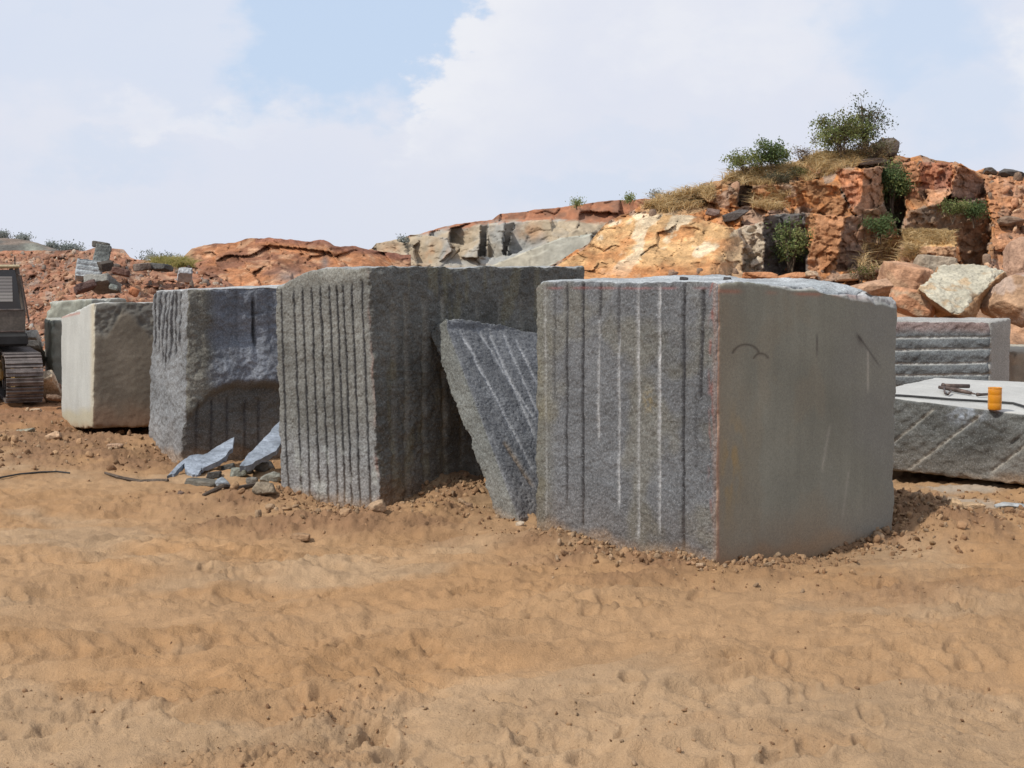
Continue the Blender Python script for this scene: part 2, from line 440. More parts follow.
tag(mesh('ground', np.stack([XX, YY, ZZ], -1).reshape(-1, 3), Fq, M['sand'], None, col), kind='structure')

def gz(x, y):
    return float(ground_h(np.array([float(x)]), np.array([float(y)]))[0][0])

# ------------------------------------------------------------------ blocks
def hexa(name, bot, top, n, face_fn, mat, round_=.012, chip=.02, seed=0, chipsc=7.0):
    """six-sided block; bot/top = four corners in the order A (near), R, B (far), L; n = lattice counts (A-R, A-L, up)"""
    bot = np.array(bot, float); top = np.array(top, float)
    cr = np.zeros((2, 2, 2, 3)); cr[0, 0, 0], cr[1, 0, 0], cr[1, 1, 0], cr[0, 1, 0] = bot
    cr[0, 0, 1], cr[1, 0, 1], cr[1, 1, 1], cr[0, 1, 1] = top
    org = bot.mean(0); org[2] = 0; 
    nx, ny, nz = n; dims = np.array([nx + 1, ny + 1, nz + 1])
    gids = []; quads = []
    def lin(i, j, k): return (i * dims[1] + j) * dims[2] + k
    def grid(ax, val):
        o = [a for a in (0, 1, 2) if a != ax]
        A, B = np.meshgrid(np.arange(dims[o[0]]), np.arange(dims[o[1]]), indexing='ij')
        ijk = [None] * 3; ijk[ax] = np.full(A.shape, val); ijk[o[0]] = A; ijk[o[1]] = B
        g = lin(*ijk); f = np.stack([g[:-1, :-1], g[1:, :-1], g[1:, 1:], g[:-1, 1:]], -1).reshape(-1, 4)
        if (val > 0) == (ax == 1): f = f[:, ::-1]
        return g.ravel(), f
    for ax in (0, 1, 2):
        for val in (0, dims[ax] - 1):
            g, f = grid(ax, val); gids.append(g); quads.append(f)
    uid, inv = np.unique(np.concatenate(gids), return_inverse=True)
    Q = np.concatenate(quads); Q = np.searchsorted(uid, Q)
    k = uid % dims[2]; j = (uid // dims[2]) % dims[1]; i = uid // (dims[1] * dims[2])
    abc = np.stack([i / nx, j / ny, k / nz], -1)
    def tri(q):
        r = 0
        for a in (0, 1):
            for b in (0, 1):
                for c in (0, 1):
                    wt = (q[:, 0] if a else 1 - q[:, 0]) * (q[:, 1] if b else 1 - q[:, 1]) * (q[:, 2] if c else 1 - q[:, 2])
                    r = r + wt[:, None] * cr[a, b, c]
        return r
    ctr = cr.reshape(-1, 3).mean(0)
    X = tri(abc); D = np.zeros_like(X); colr = np.full(X.shape, .15)
    ln = [np.linalg.norm(cr[1].mean((0, 1)) - cr[0].mean((0, 1))), np.linalg.norm(cr[:, 1].mean((0, 1)) - cr[:, 0].mean((0, 1))), np.linalg.norm(cr[:, :, 1].mean((0, 1)) - cr[:, :, 0].mean((0, 1)))]
    names = {(0, 0): 'left', (0, 1): 'backright', (1, 0): 'right', (1, 1): 'backleft', (2, 0): 'bottom', (2, 1): 'top'}
    dist = {}; nrm = {}
    for ax in (0, 1, 2):
        for s in (0, 1):
            fc = np.take(cr, s, axis=ax).reshape(4, 3)
            nn = np.cross(fc[3] - fc[0], fc[2] - fc[1]); nn /= np.linalg.norm(nn)
            if nn @ (fc.mean(0) - ctr) < 0: nn = -nn
            dist[ax, s] = (abc[:, ax] if s == 0 else 1 - abc[:, ax]) * ln[ax]; nrm[ax, s] = nn
    for key in ((2, 0), (0, 1), (1, 1), (2, 1), (1, 0), (0, 0)):
        ax, s = key
        near = dist[key] < .08
        q = abc[near].copy(); q[:, ax] = s
        Pp = tri(q); px, py = proj(Pp)
        d, c = face_fn(names[key], q[:, 0], q[:, 1], q[:, 2], Pp, px, py)
        wt = np.clip(1 - dist[key][near] / .08, 0, 1) ** 1.5
        D[near] += nrm[key] * (d * wt)[:, None]
        on = dist[key][near] < 1e-6
        ii = np.where(near)[0][on]; colr[ii] = np.broadcast_to(c, (len(q), 3))[on]
    keys = list(dist)
    nz_ = fbm(X * chipsc, 3, seed=seed + 91); nb = pn(X * 2.2, seed + 77)
    for a in range(6):
        for b in range(a + 1, 6):
            ka, kb = keys[a], keys[b]
            if ka[0] == kb[0]: continue
            r = dist[ka] + dist[kb]
            amt = round_ * np.exp(-r / (round_ * 1.6)) + chip * (np.clip(nz_ + .12, 0, .6) * 2 + 2.0 * np.clip(nb - .15, 0, 1)) * np.exp(-r / (chip * 1.6))
            D -= (nrm[ka] + nrm[kb]) * (amt * .7)[:, None]
    hgt = X[:, 2] - .02 + .10 * fbm(X * np.array([3, 3, 2]), 4, seed=seed + 51)
    colr = lerp(colr, np.array([.30, .19, .105]), (.42 * sst(.07, -.03, hgt) + .10 * sst(.4, .03, hgt))[:, None])
    Xf = X + D - org
    o = mesh(name, Xf, Q, mat, None, colr); o.location = org
    return o

def rough(Pp, s=0, a1=.014, a2=.008, a3=.004):
    return a1 * fbm(Pp * 3.0, 3, seed=s) * 1.5 + a2 * fbm(Pp * 13, 3, seed=s + 5) * 1.6 + a3 * fbm(Pp * 45, 2, seed=s + 9, ridge=True) * 1.6

def groove(px, py, x0, x1, y0, y1, wd, wob=0.0, seed=0, ya=283, yb=540):
    """mask of a drill line running from (x0,ya) to (x1,yb) in the photo, alive between y0 and y1"""
    xc = x0 + (x1 - x0) * (py - ya) / (yb - ya)
    if wob: xc = xc + wob * pn(p3(py * .02, 0 * py, seed), seed)
    return np.exp(-((px - xc) / wd) ** 2) * sst(y0 - 4, y0 + 4, py) * sst(y1 + 6, y1 - 6, py)

DUST = np.array([.40, .41, .42]); DARK = np.array([.045, .045, .05]); REDP = np.array([.30, .07, .06])  # DARK paints the shadow inside drill slots as colour

def flat4(pxs, Zt):
    pass

# --- main block -----------------------------------------------------------
def corners(A, Lf, R, ztops, B=None, sink=.10):
    """A, Lf, R ground points (x,y); ztops for A, R, B, L"""
    A = np.array(A[:2], float); Lf = np.array(Lf[:2], float); R = np.array(R[:2], float)
    B = R + Lf - A if B is None else np.array(B[:2], float)
    b = [np.array([*q, -sink]) for q in (A, R, B, Lf)]
    t = [np.array([*q, z]) for q, z in zip((A, R, B, Lf), ztops)]
    return b, t
def ztop(pt, py): return float(P(512, py, pt[1])[2])

A1 = G(714, 563); L1 = G(535.5, 525); R1 = G(894, 531)
b, t = corners(A1, L1, R1, (ztop(A1, 281), ztop(R1, 286), 1.73, ztop(L1, 281)))
def face_main(f, a, bb, c, Pp, px, py):
    if f == 'left':
        d = rough(Pp, 1, .006, .006, .005)
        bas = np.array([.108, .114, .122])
        k = fbm(Pp * 1.5, 3, seed=3)[:, None]
        col = bas * (1 + .35 * k) + np.array([.012, .006, -.012]) * sst(0, .3, fbm(Pp * 2.2, 3, seed=8))[:, None]
        col = lerp(col, col * np.array([1.18, 1.1, .85]), sst(560, 540, px)[:, None] * .8)
        for i, (x0, x1, y0, y1, wd, dep, kind) in enumerate((
            (545, 547, 283, 515, 1.1, .006, .35), (555, 553.5, 283, 400, 1.3, .010, -.5), (567, 567, 284, 505, 1.2, .014, -.85), (583, 583, 283, 526, 1.3, .018, -1),
            (600, 598.5, 284, 320, 1.3, .014, -.85), (599.5, 598, 318, 440, 1.25, .010, .65), (619, 619, 284, 345, 1.5, .014, -.7), (619, 619, 330, 507, 1.25, .012, .8),
            (638.5, 638.5, 282, 538, 1.4, .013, .7), (659.5, 659.5, 282, 530, 1.45, .013, 1.0), (684, 683, 283, 552, 1.5, .018, -1),
            (703, 698, 290, 400, 1.9, .018, -.95), (697, 696, 390, 470, 1.8, .010, -.35))):
            m = groove(px, py, x0, x1, y0, y1, wd, .5, i + 3, 283, 540)
            m = m * np.clip(.95 + .6 * pn(p3(py * .09, 0 * py, i), 3 + i), .45, 1)
            d = d - dep * .7 * m
            if kind > 0: col = lerp(col, DUST, (m * kind * (.75 + .8 * pn(p3(px * .1, py * .04), i)))[:, None].clip(0, 1))
            else: col = lerp(col, DARK * .7, (np.clip(m * 1.3, 0, 1) * -kind * .92)[:, None])
        # the strip along the corner is broken back a little
        d = d - .012 * sst(700, 712, px + 5 * pn(p3(py * .03, 0 * py), 4))
        col = lerp(col, np.array([.21, .075, .06]), (sst(-.05, .2, pn(p3(py * .05, px * .3), 12)) * np.exp(-((px - 710.5) / 2.2) ** 2) * .75 * sst(545, 480, py))[:, None])
        col = lerp(col, np.array([.27, .19, .16]), (np.exp(-((px - 714) / 2.5) ** 2) * .45)[:, None])
        col = lerp(col, REDP, (np.exp(-((py - 288) / 1.3) ** 2) * .35 * sst(-.2, .1, pn(p3(px * .04, 0 * px), 13)))[:, None])
        col = lerp(col, np.array([.22, .17, .08]), (.55 * np.exp(-(((px - 649) / 6) ** 2 + ((py - 401) / 11) ** 2)) * sst(-.2, .2, pn(p3(px * .3, py * .3), 2)))[:, None])
        col = lerp(col, np.array([.30, .2, .11]), (sst(20, 0, 540 + (px - 600) * .2 - py + 8 * pn(p3(px * .08, py * .08), 4)) * .0)[:, None])
        return d, col
    if f == 'right':
        d = .003 * fbm(Pp * 2.5, 3, seed=21) + .0012 * fbm(Pp * np.array([14, 14, 5]), 3, seed=22)
        u = (px - 716) / 178
        col = np.array([.200, .205, .170]) * (1 + .24 * fbm(Pp * 1.7, 4, seed=25))[:, None]
        strk = fbm(p3(px * .10, py * .006), 4, seed=26)
        col *= (1 + .14 * strk)[:, None]; col = lerp(col, np.array([.22, .20, .15]), (.4 * sst(.05, .3, fbm(p3(px * .03, py * .012), 4, seed=34)))[:, None])
        col = lerp(col, np.array([.235, .20, .145]), (.55 * sst(.24, .0, u + .12 * pn(p3(px * .03, py * .02), 27)))[:, None])
        col = lerp(col, np.array([.185, .19, .175]), (.75 * sst(.62, 1.0, u + .3 * pn(p3(px * .02, py * .02), 28)))[:, None])
        yel = np.exp(-(((px - 726 - (520 - py) * .10) / 10) ** 2 + ((py - 465) / 45) ** 2)) * sst(-.15, .25, fbm(p3(px * .12, py * .03), 3, seed=29))
        col = lerp(col, np.array([.30, .22, .10]), (.75 * yel)[:, None])
        col = lerp(col, np.array([.25, .18, .12]), (.4 * np.exp(-(((px - 800) / 50) ** 2 + ((py - 535) / 20) ** 2)) + .7 * sst(535, 560, py + 12 * pn(p3(px * .06, 0 * px), 6)))[:, None].clip(0, .8))
        col = lerp(col, np.array([.34, .14, .09]), (np.exp(-((py - (291 + (px - 720) * .03)) / 2.2) ** 2) * (px < 850) * .6 * sst(-.25, .1, pn(p3(px * .05, 0 * px), 30)))[:, None])
        col = lerp(col, np.array([.36, .17, .12]), (np.exp(-((px - 717) / 2.0) ** 2) * .5)[:, None])
        arc = np.minimum(np.abs(np.hypot((px - 746) * .85, py - 356) - 11.5) + 9 * (py > 354), np.abs(np.hypot((px - 761), py - 361) - 7.5) + 9 * ((py > 359) | (px < 753)))
        col = lerp(col, np.array([.07, .06, .05]), (.85 * np.exp(-(arc / 1.1) ** 2))[:, None])
        col = lerp(col, np.array([.5, .48, .42]), (.4 * groove(px, py, 868, 868, 350, 390, 1.0, 0, 1) + .22 * groove(px, py, 830, 822, 425, 470, 1.5, 0, 1, 425, 470) + .15 * groove(px, py, 849, 842, 470, 520, 1.2, 0, 1, 470, 520))[:, None])
        col = lerp(col, np.array([.06, .055, .05]), (.7 * groove(px, py, 857, 880, 335, 366, 1.1, 3, 4, 335, 366) + .7 * groove(px, py, 817, 817, 335, 355, 1.0, 0, 1) + .6 * groove(px, py, 858, 861, 335, 345, 2.5, 0, 1, 335, 345))[:, None].clip(0, 1))
        # the top right corner is broken off
        e = (px - 820) / 76
        lim = np.interp(px, [700, 750, 783, 815, 830, 850, 865, 880, 897], [270, 279, 288, 290, 294, 300, 303, 304, 308])
        ch = sst(-2, 7, lim - py + 3.0 * pn(p3(px * .10, py * .10), 33))
        d = d - np.clip((lim - py + 3 * pn(p3(px * .1, py * .1), 33)) / 12, 0, 1) * .068 + ch * .05 * fbm(Pp * 9, 4, seed=35, ridge=True)
        col = lerp(col, np.array([.32, .325, .325]) * (1 + .7 * fbm(Pp * 10, 3, seed=36))[:, None], ch[:, None])
        stn = ch * np.exp(-(((px - 850 - (py - 297) * 1.2) / 14) ** 2)) * sst(845, 852, px + 0 * py)
        col = lerp(col, np.array([.22, .12, .10]), (.8 * stn)[:, None])
        return d, col
    if f == 'top':
        h = .012 * fbm(Pp * 4, 3, seed=41) + .006 * fbm(Pp * 18, 3, seed=42)
        rr = np.hypot(a - 1.0, bb * .8)
        h = h - .15 * sst(.80, .98, a) * sst(.9, .5, bb) - .02 * sst(.2, .0, bb) * sst(.1, .5, a) + .025 * np.exp(-(((a - .76) / .07) ** 2 + ((bb - .32) / .16) ** 2)) - .05 * sst(.10, .0, bb) * sst(.5, .6, a) * sst(.84, .78, a)
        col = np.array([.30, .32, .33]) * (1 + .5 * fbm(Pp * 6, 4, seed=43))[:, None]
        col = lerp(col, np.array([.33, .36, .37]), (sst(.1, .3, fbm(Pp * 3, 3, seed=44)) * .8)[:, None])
        return h, col
    return rough(Pp, 60), np.array([.15, .15, .15]) * (1 + .3 * fbm(Pp * 3, 3, seed=3))[:, None]
o = hexa('granite_block', b, t, (230, 230, 250), face_main, M['granite'], .008, .014, 1)
o.data.materials.append(M['sawn'])
def second_mat(o, fracs):
    """sawn faces take the smoother stone finish: chosen by face index ranges in build order"""
    mi = np.zeros(len(o.data.polygons), np.int32)
    for a, bq in fracs: mi[a:bq] = 1
    o.data.polygons.foreach_set('material_index', mi)
def fstart(n):
    nx, ny, nz = n
    s = np.cumsum([0, ny * nz, ny * nz, nx * nz, nx * nz, nx * ny, nx * ny])
    return dict(left=(s[0], s[1]), backright=(s[1], s[2]), right=(s[2], s[3]), backleft=(s[3], s[4]), bottom=(s[4], s[5]), top=(s[5], s[6]))
second_mat(o, [fstart((230, 230, 250))['right']])
tag(o, 'largest nearest granite block with white drill lines and smooth beige sawn right face', 'stone block', 'quarried granite blocks')

# --- big block behind it ---------------------------------------------------
A2 = G(380, 505); L2 = G(281, 492)
hd = np.array([.6, .8]); R2 = np.array([A2[0] + .6 * 2.75, A2[1] + .8 * 2.75])
b, t = corners(A2, L2, R2, (ztop(A2, 266), 1.80, 1.80, ztop(L2, 277)))
t[3][2] = ztop(L2, 285); t[0][:2] = P(368, 266, A2[1])[:2]; t[3][:2] = P(274.5, 280, L2[1])[:2]
def face_big(f, a, bb, c, Pp, px, py):
    if f == 'left':
        d = rough(Pp, 11, .008, .007, .007)
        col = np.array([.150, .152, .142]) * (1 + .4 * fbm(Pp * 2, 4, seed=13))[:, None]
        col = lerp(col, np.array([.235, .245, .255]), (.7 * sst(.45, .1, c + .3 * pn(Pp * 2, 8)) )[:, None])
        for i, (x0, dep, y0) in enumerate(((280.5, .012, 290), (293.5, .014, 290), (302, .03, 288), (311, .034, 288), (320, .036, 286), (329, .038, 286), (336.5, .034, 286), (343, .036, 284), (351.5, .038, 284), (362, .026, 280))):
            m = groove(px, py, x0, x0 + 8.5, y0, 505, 1.05, .5, i + 2, 280, 495)
            fl = np.exp(-((px - 3 - (x0 + 8.5 * (py - 280) / 215)) / 2.5) ** 2)
            d = d - dep * .15 * m; col = lerp(col, DARK * .45, (.95 * np.clip(m * 1.4, 0, 1))[:, None])  # slot shadow painted in, wider than the shallow cut
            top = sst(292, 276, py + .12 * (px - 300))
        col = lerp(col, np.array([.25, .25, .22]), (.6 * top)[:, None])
        col = lerp(col, np.array([.28, .15, .11]), (.6 * np.exp(-((px - (371 + (py - 280) * .035)) / 2.4) ** 2) * sst(-.2, .2, pn(p3(py * .04, 0 * py), 3)))[:, None])
        col = lerp(col, np.array([.34, .36, .34]), (.5 * sst(430, 470, py) * sst(.15, .35, fbm(Pp * np.array([9, 9, 4]), 3, seed=18)))[:, None])
        lim = np.interp(px, [270, 276, 284, 300, 306, 330, 346, 352, 380], [292, 288, 285, 283, 277, 272, 267, 266, 262])
        d = d - .25 * 0
        return d, col
    if f == 'right':
        d = rough(Pp, 17, .012, .012, .009)
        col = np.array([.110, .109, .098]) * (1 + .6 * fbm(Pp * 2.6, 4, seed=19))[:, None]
        for i, (x0, am) in enumerate(((392, .3), (405, .45), (423, .4), (443, .75), (460, .4), (478, .4), (500, .4), (522, .35))):
            m = groove(px, py, x0, x0 + 2, 296, 510, 2.2, 1, i, 280, 495)
            d = d - .020 * m; col = lerp(col, np.array([.25, .24, .205]), (np.clip(1.3 * am, 0, 1) * m)[:, None])
        col = lerp(col, np.array([.17, .155, .10]), (.55 * sst(.12, .35, fbm(Pp * np.array([6, 6, 1.5]), 3, seed=20)))[:, None])
        col = lerp(col, np.array([.2, .13, .08]), (.6 * sst(470, 495, py + 10 * pn(p3(px * .05, py * .05), 2)))[:, None])
        return d, col
    if f == 'top':
        h = .02 * fbm(Pp * 3, 3, seed=48) + .008 * fbm(Pp * 15, 3, seed=49) + .055 * np.sin(np.clip(bb, 0, 1) * 3.14) ** 1.5 * sst(.5, .0, a)
        return h, np.array([.26, .27, .27]) * (1 + .5 * fbm(Pp * 5, 4, seed=47))[:, None]
    return rough(Pp, 70), np.array([.12, .12, .11]) * (1 + .3 * fbm(Pp * 3, 3, seed=3))[:, None]
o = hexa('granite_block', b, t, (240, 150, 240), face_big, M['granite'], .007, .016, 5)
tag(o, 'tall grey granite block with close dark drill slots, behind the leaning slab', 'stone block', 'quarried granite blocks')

# --- third block, with the blue grey hollow ---------------------------------
A3 = G(182, 458); L3 = G(147, 444)
dv = np.array([L3[0] - A3[0], L3[1] - A3[1]]); pr = np.array([dv[1], -dv[0]]); pr /= np.hypot(*pr)
R3 = A3[:2] + pr * 1.5
b, t = corners(A3, L3, R3, (ztop(A3, 289), ztop(R3, 287), 1.62, ztop(L3, 291)))
t[0][:2] = P(187, 289, A3[1])[:2]; t[3][:2] = P(153, 291, L3[1])[:2]
def face_third(f, a, bb, c, Pp, px, py):
    if f == 'left':
        d = rough(Pp, 31, .02, .012, .006)
        col = np.array([.175, .183, .190]) * (1 + .35 * fbm(Pp * 2, 4, seed=33))[:, None]
        for i, x0 in enumerate((156, 160.5, 164.5, 169, 172.5, 176.5, 181)):
            m = groove(px, py, x0, x0 - 4, 291, (345, 352, 362, 368, 360, 355, 345)[i], 1.15, 1, i, 290, 440)
            d = d - .009 * m; col = lerp(col, DARK * .5, (.95 * np.clip(m * 1.15, 0, 1))[:, None])
        d = d + .03 * np.sin((px - 150) / 36 * 3.1) * sst(330, 430, py) 
        return d, col
    if f == 'right':
        d = rough(Pp, 37, .018, .010, .006)
        col = np.array([.165, .160, .138]) * (1 + .5 * fbm(Pp * 2.6, 4, seed=38))[:, None]
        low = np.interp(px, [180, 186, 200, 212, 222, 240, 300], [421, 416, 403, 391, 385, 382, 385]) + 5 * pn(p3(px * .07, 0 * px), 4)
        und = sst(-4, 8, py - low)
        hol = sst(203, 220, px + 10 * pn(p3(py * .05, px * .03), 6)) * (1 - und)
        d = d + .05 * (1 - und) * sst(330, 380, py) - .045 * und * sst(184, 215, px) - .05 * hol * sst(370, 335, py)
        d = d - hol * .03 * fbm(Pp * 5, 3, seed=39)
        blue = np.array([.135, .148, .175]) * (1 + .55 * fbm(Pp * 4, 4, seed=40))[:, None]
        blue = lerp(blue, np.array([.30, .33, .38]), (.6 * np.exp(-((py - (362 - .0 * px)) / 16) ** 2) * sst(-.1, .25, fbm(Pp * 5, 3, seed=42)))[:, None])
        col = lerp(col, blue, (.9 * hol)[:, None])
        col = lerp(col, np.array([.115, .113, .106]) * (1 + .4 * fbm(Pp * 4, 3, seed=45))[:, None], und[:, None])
        for i, x0 in enumerate((197, 213, 229, 246, 260)):
            m = groove(px, py, x0, x0, 400, 470, 1.5, 1, i); d = d - .015 * m; col = lerp(col, DARK, (.7 * m)[:, None])
        for x0, x1, y0, y1, wd in ((254.5, 256, 300, 330, 1.5), (256, 256.5, 326, 346, 2.0), (238, 239, 290, 345, 1.4), (270, 272, 288, 350, 1.6)):
            m = groove(px, py, x0, x1, y0, y1, wd, 1.5, 3, y0, y1); d = d - (.03 if x0 in (254.5, 256) else .006) * m; col = lerp(col, DARK * .5, ((.95 if x0 in (254.5, 256) else .2) * m)[:, None])
        m = np.exp(-((py - 318 + (px - 246) * .35 + 3 * pn(p3(px * .2, 0 * px), 5)) / 1.1) ** 2) * sst(249, 252, px) * sst(269, 263, px); d = d - .01 * m; col = lerp(col, DARK, (.45 * m)[:, None])
        return d, col
    if f == 'top':
        return .012 * fbm(Pp * 5, 3, seed=48), np.array([.34, .35, .35]) * (1 + .4 * fbm(Pp * 5, 4, seed=47))[:, None]
    return rough(Pp, 72), np.array([.13, .13, .13]) * (1 + .3 * fbm(Pp * 3, 3, seed=3))[:, None]
o = hexa('granite_block', b, t, (150, 130, 170), face_third, M['granite'], .008, .018, 9)
tag(o, 'rough granite block with a bluish hollow and cracks in its right face', 'stone block', 'quarried granite blocks')

# --- block with a white sawn face ------------------------------------------
A4 = G(92, 431); L4 = G(61, 421)
R4 = A4[:2] + np.array([.93, .36]) * 1.35
b, t = corners(A4, L4, R4, (ztop(A4, 302), ztop(R4, 302), 1.42, ztop(L4, 317)), sink=-.03)
t[0][:2] = P(94.5, 302, A4[1])[:2]; t[3][:2] = P(61, 317, L4[1])[:2]; b[3][2] = -.08; b[2][2] = -.08
def face_white(f, a, bb, c, Pp, px, py):
    if f == 'left':
        col = np.array([.40, .415, .395]) * (1 + .16 * fbm(p3(px * .2, py * .02), 4, seed=3))[:, None]
        col = lerp(col, np.array([.36, .335, .235]), (.8 * sst(405, 415, py + 6 * pn(p3(px * .1, py * .1), 3)))[:, None])
        col = lerp(col, np.array([.42, .37, .26]), (.7 * np.exp(-((px - 93) / 2.5) ** 2))[:, None])
        col = lerp(col, np.array([.35, .12, .08]), (.6 * np.exp(-((py - (317 - (px - 61) * .22)) / 1.3) ** 2) * (px < 80))[:, None])
        return .004 * fbm(Pp * 3, 3, seed=2), col
    if f == 'right':
        d = .006 * fbm(Pp * 2.5, 4, seed=12) + .004 * fbm(Pp * 15, 3, seed=14)
        col = np.array([.155, .135, .105]) * (1 + .45 * fbm(Pp * 2.2, 4, seed=15))[:, None]
        col = lerp(col, np.array([.20, .115, .07]), (.6 * sst(395, 425, py + 14 * pn(p3(px * .06, py * .06), 5)))[:, None])
        up = sst(4, -4, py - np.interp(px, [90, 108, 118, 122, 132, 140, 150], [335, 335, 318, 312, 314, 325, 335]) + 4 * pn(p3(px * .15, py * .15), 6))
        d = d - .014 * up * (1 + 1.5 * fbm(Pp * 14, 3, seed=7)); col = lerp(col, np.array([.125, .12, .105]) * (1 + .7 * fbm(Pp * 7, 3, seed=8))[:, None], up[:, None])
        return d, col
    if f == 'top': return .015 * fbm(Pp * 5, 3, seed=48), np.array([.42, .42, .40]) * (1 + .4 * fbm(Pp * 5, 4, seed=47))[:, None]
    return rough(Pp, 74), np.array([.16, .15, .13]) * (1 + .3 * fbm(Pp * 3, 3, seed=3))[:, None]
o = hexa('granite_block', b, t, (120, 110, 130), face_white, M['sawn'], .007, .016, 13)
tag(o, 'block with a whitish sawn left face and a dark brown right face', 'stone block', 'quarried granite blocks')

# --- plain blocks far left ---------------------------------------------------
def simple_face(cols, amp=(.01, .006, .003), s=0, sawn=()):
    def fn(f, a, bb, c, Pp, px, py):
        d = rough(Pp, s, *amp) * (.2 if f in sawn else 1)
        col = np.array(cols.get(f, cols['all'])) * (1 + .4 * fbm(Pp * 2, 4, seed=s + 3) + .25 * fbm(Pp * 9, 3, seed=s + 4))[:, None]
        return d, col
    return fn
A5 = P(52, 388, 21.0); A5[2] = 0
b, t = corners(A5, A5 + np.array([-.45, 1.1, 0]), A5 + np.array([1.3, .5, 0]), (ztop(A5, 320),) * 4, sink=.3)
b = [q + np.array([0, 0, -.05]) for q in b]
o = hexa('granite_block', b, t, (50, 50, 50), simple_face({'all': (.22, .22, .18), 'top': (.32, .32, .28), 'left': (.26, .27, .22)}, s=81), M['sawn'], .015, .04, 21)
tag(o, 'greenish grey block half hidden between the excavator and the white faced block', 'stone block', 'quarried granite blocks')
A6 = P(41, 322, 23.5)
q0 = P(41, 319, 23.5); q1 = P(92, 317, 23.2)
dx6 = (q1 - q0); 
b = [q0, q1, q1 + np.array([.3, 1.0, 0]), q0 + np.array([.3, 1.0, 0])]; 
b = [np.array([v[0], v[1], .30]) for v in b]
t = [P(46, 302, 23.5), P(92, 299, 23.2), P(92, 299, 23.2) + np.array([.3, 1.0, 0]), P(46, 302, 23.5) + np.array([.3, 1.0, 0])]
o = hexa('granite_block', b, t, (60, 40, 40), simple_face({'all': (.25, .26, .22), 'top': (.34, .34, .3)}, s=85), M['sawn'], .015, .05, 23)
tag(o, 'long pale green block lying behind the block with the whitish face', 'stone block', 'quarried granite blocks')

# --- leaning slab ------------------------------------------------------------
n_sl = None
P1 = P(444, 319, 11.30); P2 = P(523, 522, 10.12)
hh = np.array([.6, .8, 0]); e_sl = P1 - P2; n_sl = np.cross(hh, e_sl); n_sl /= np.linalg.norm(n_sl)
def onplane(px, py):
    o0 = np.array([0, 0, CAMZ]); d = P(px, py, 10.0) - o0
    return o0 + d * ((P1 - o0) @ n_sl) / (d @ n_sl)
fr = [onplane(520, 524), onplane(604, 500), onplane(575, 336), onplane(443, 319)]
bk = [q - n_sl * .18 for q in fr]
# A = near bottom of the front face; R along the front; L = through the thickness
b = [fr[0], fr[1], bk[1], bk[0]]; t = [fr[3], fr[2], bk[2], bk[3]]
def face_slab(f, a, bb, c, Pp, px, py):
    d = rough(Pp, 91, .008, .006, .007)
    if f == 'right':
        col = np.array([.128, .134, .142]) * (1 + .4 * fbm(Pp * 3, 4, seed=92))[:, None]
        for i, (x0, y0, x1, y1, am) in enumerate(((462, 335, 532, 468, .6), (478, 330, 534, 420, .5), (490, 335, 536, 440, .5), (503, 335, 537, 412, .45), (515, 340, 538, 385, .5), (452, 325, 470, 330, 0))):
            if am == 0: continue
            tt = ((px - x0) * (x1 - x0) + (py - y0) * (y1 - y0)) / ((x1 - x0) ** 2 + (y1 - y0) ** 2)
            dd = ((px - x0) * (y1 - y0) - (py - y0) * (x1 - x0)) / math.hypot(x1 - x0, y1 - y0)
            m = np.exp(-(dd / 1.25) ** 2) * sst(-.06, .03, tt) * sst(1.05, .9, tt)
            d = d - .005 * m; col = lerp(col, DUST * 1.1, (am * m)[:, None])
        dd = ((px - 502) * 45 - (py - 440) * 30) / 54; tt = ((px - 502) * 30 + (py - 440) * 45) / 54 ** 2
        m = np.exp(-(dd / 2.0) ** 2) * sst(0, .1, tt) * sst(1.1, .9, tt); col = lerp(col, np.array([.2, .14, .08]), (.6 * m)[:, None]); d = d - .01 * m
        stp = sst(330, 322, py + 3 * pn(p3(px * .1, py * .1), 3)) * sst(520, 514, px); d = d + .03 * stp
        return d, col
    if f == 'left':
        return d * 1.2, np.array([.125, .13, .122]) * (1 + .4 * fbm(Pp * 3, 4, seed=94))[:, None]
    return d, np.array([.19, .2, .2]) * (1 + .3 * fbm(Pp * 3, 3, seed=3))[:, None]
o = hexa('leaning_stone', b, t, (130, 40, 240), face_slab, M['granite'], .008, .02, 17)
tag(o, 'broken granite slab leaning at a slant between the two largest blocks', 'slab')

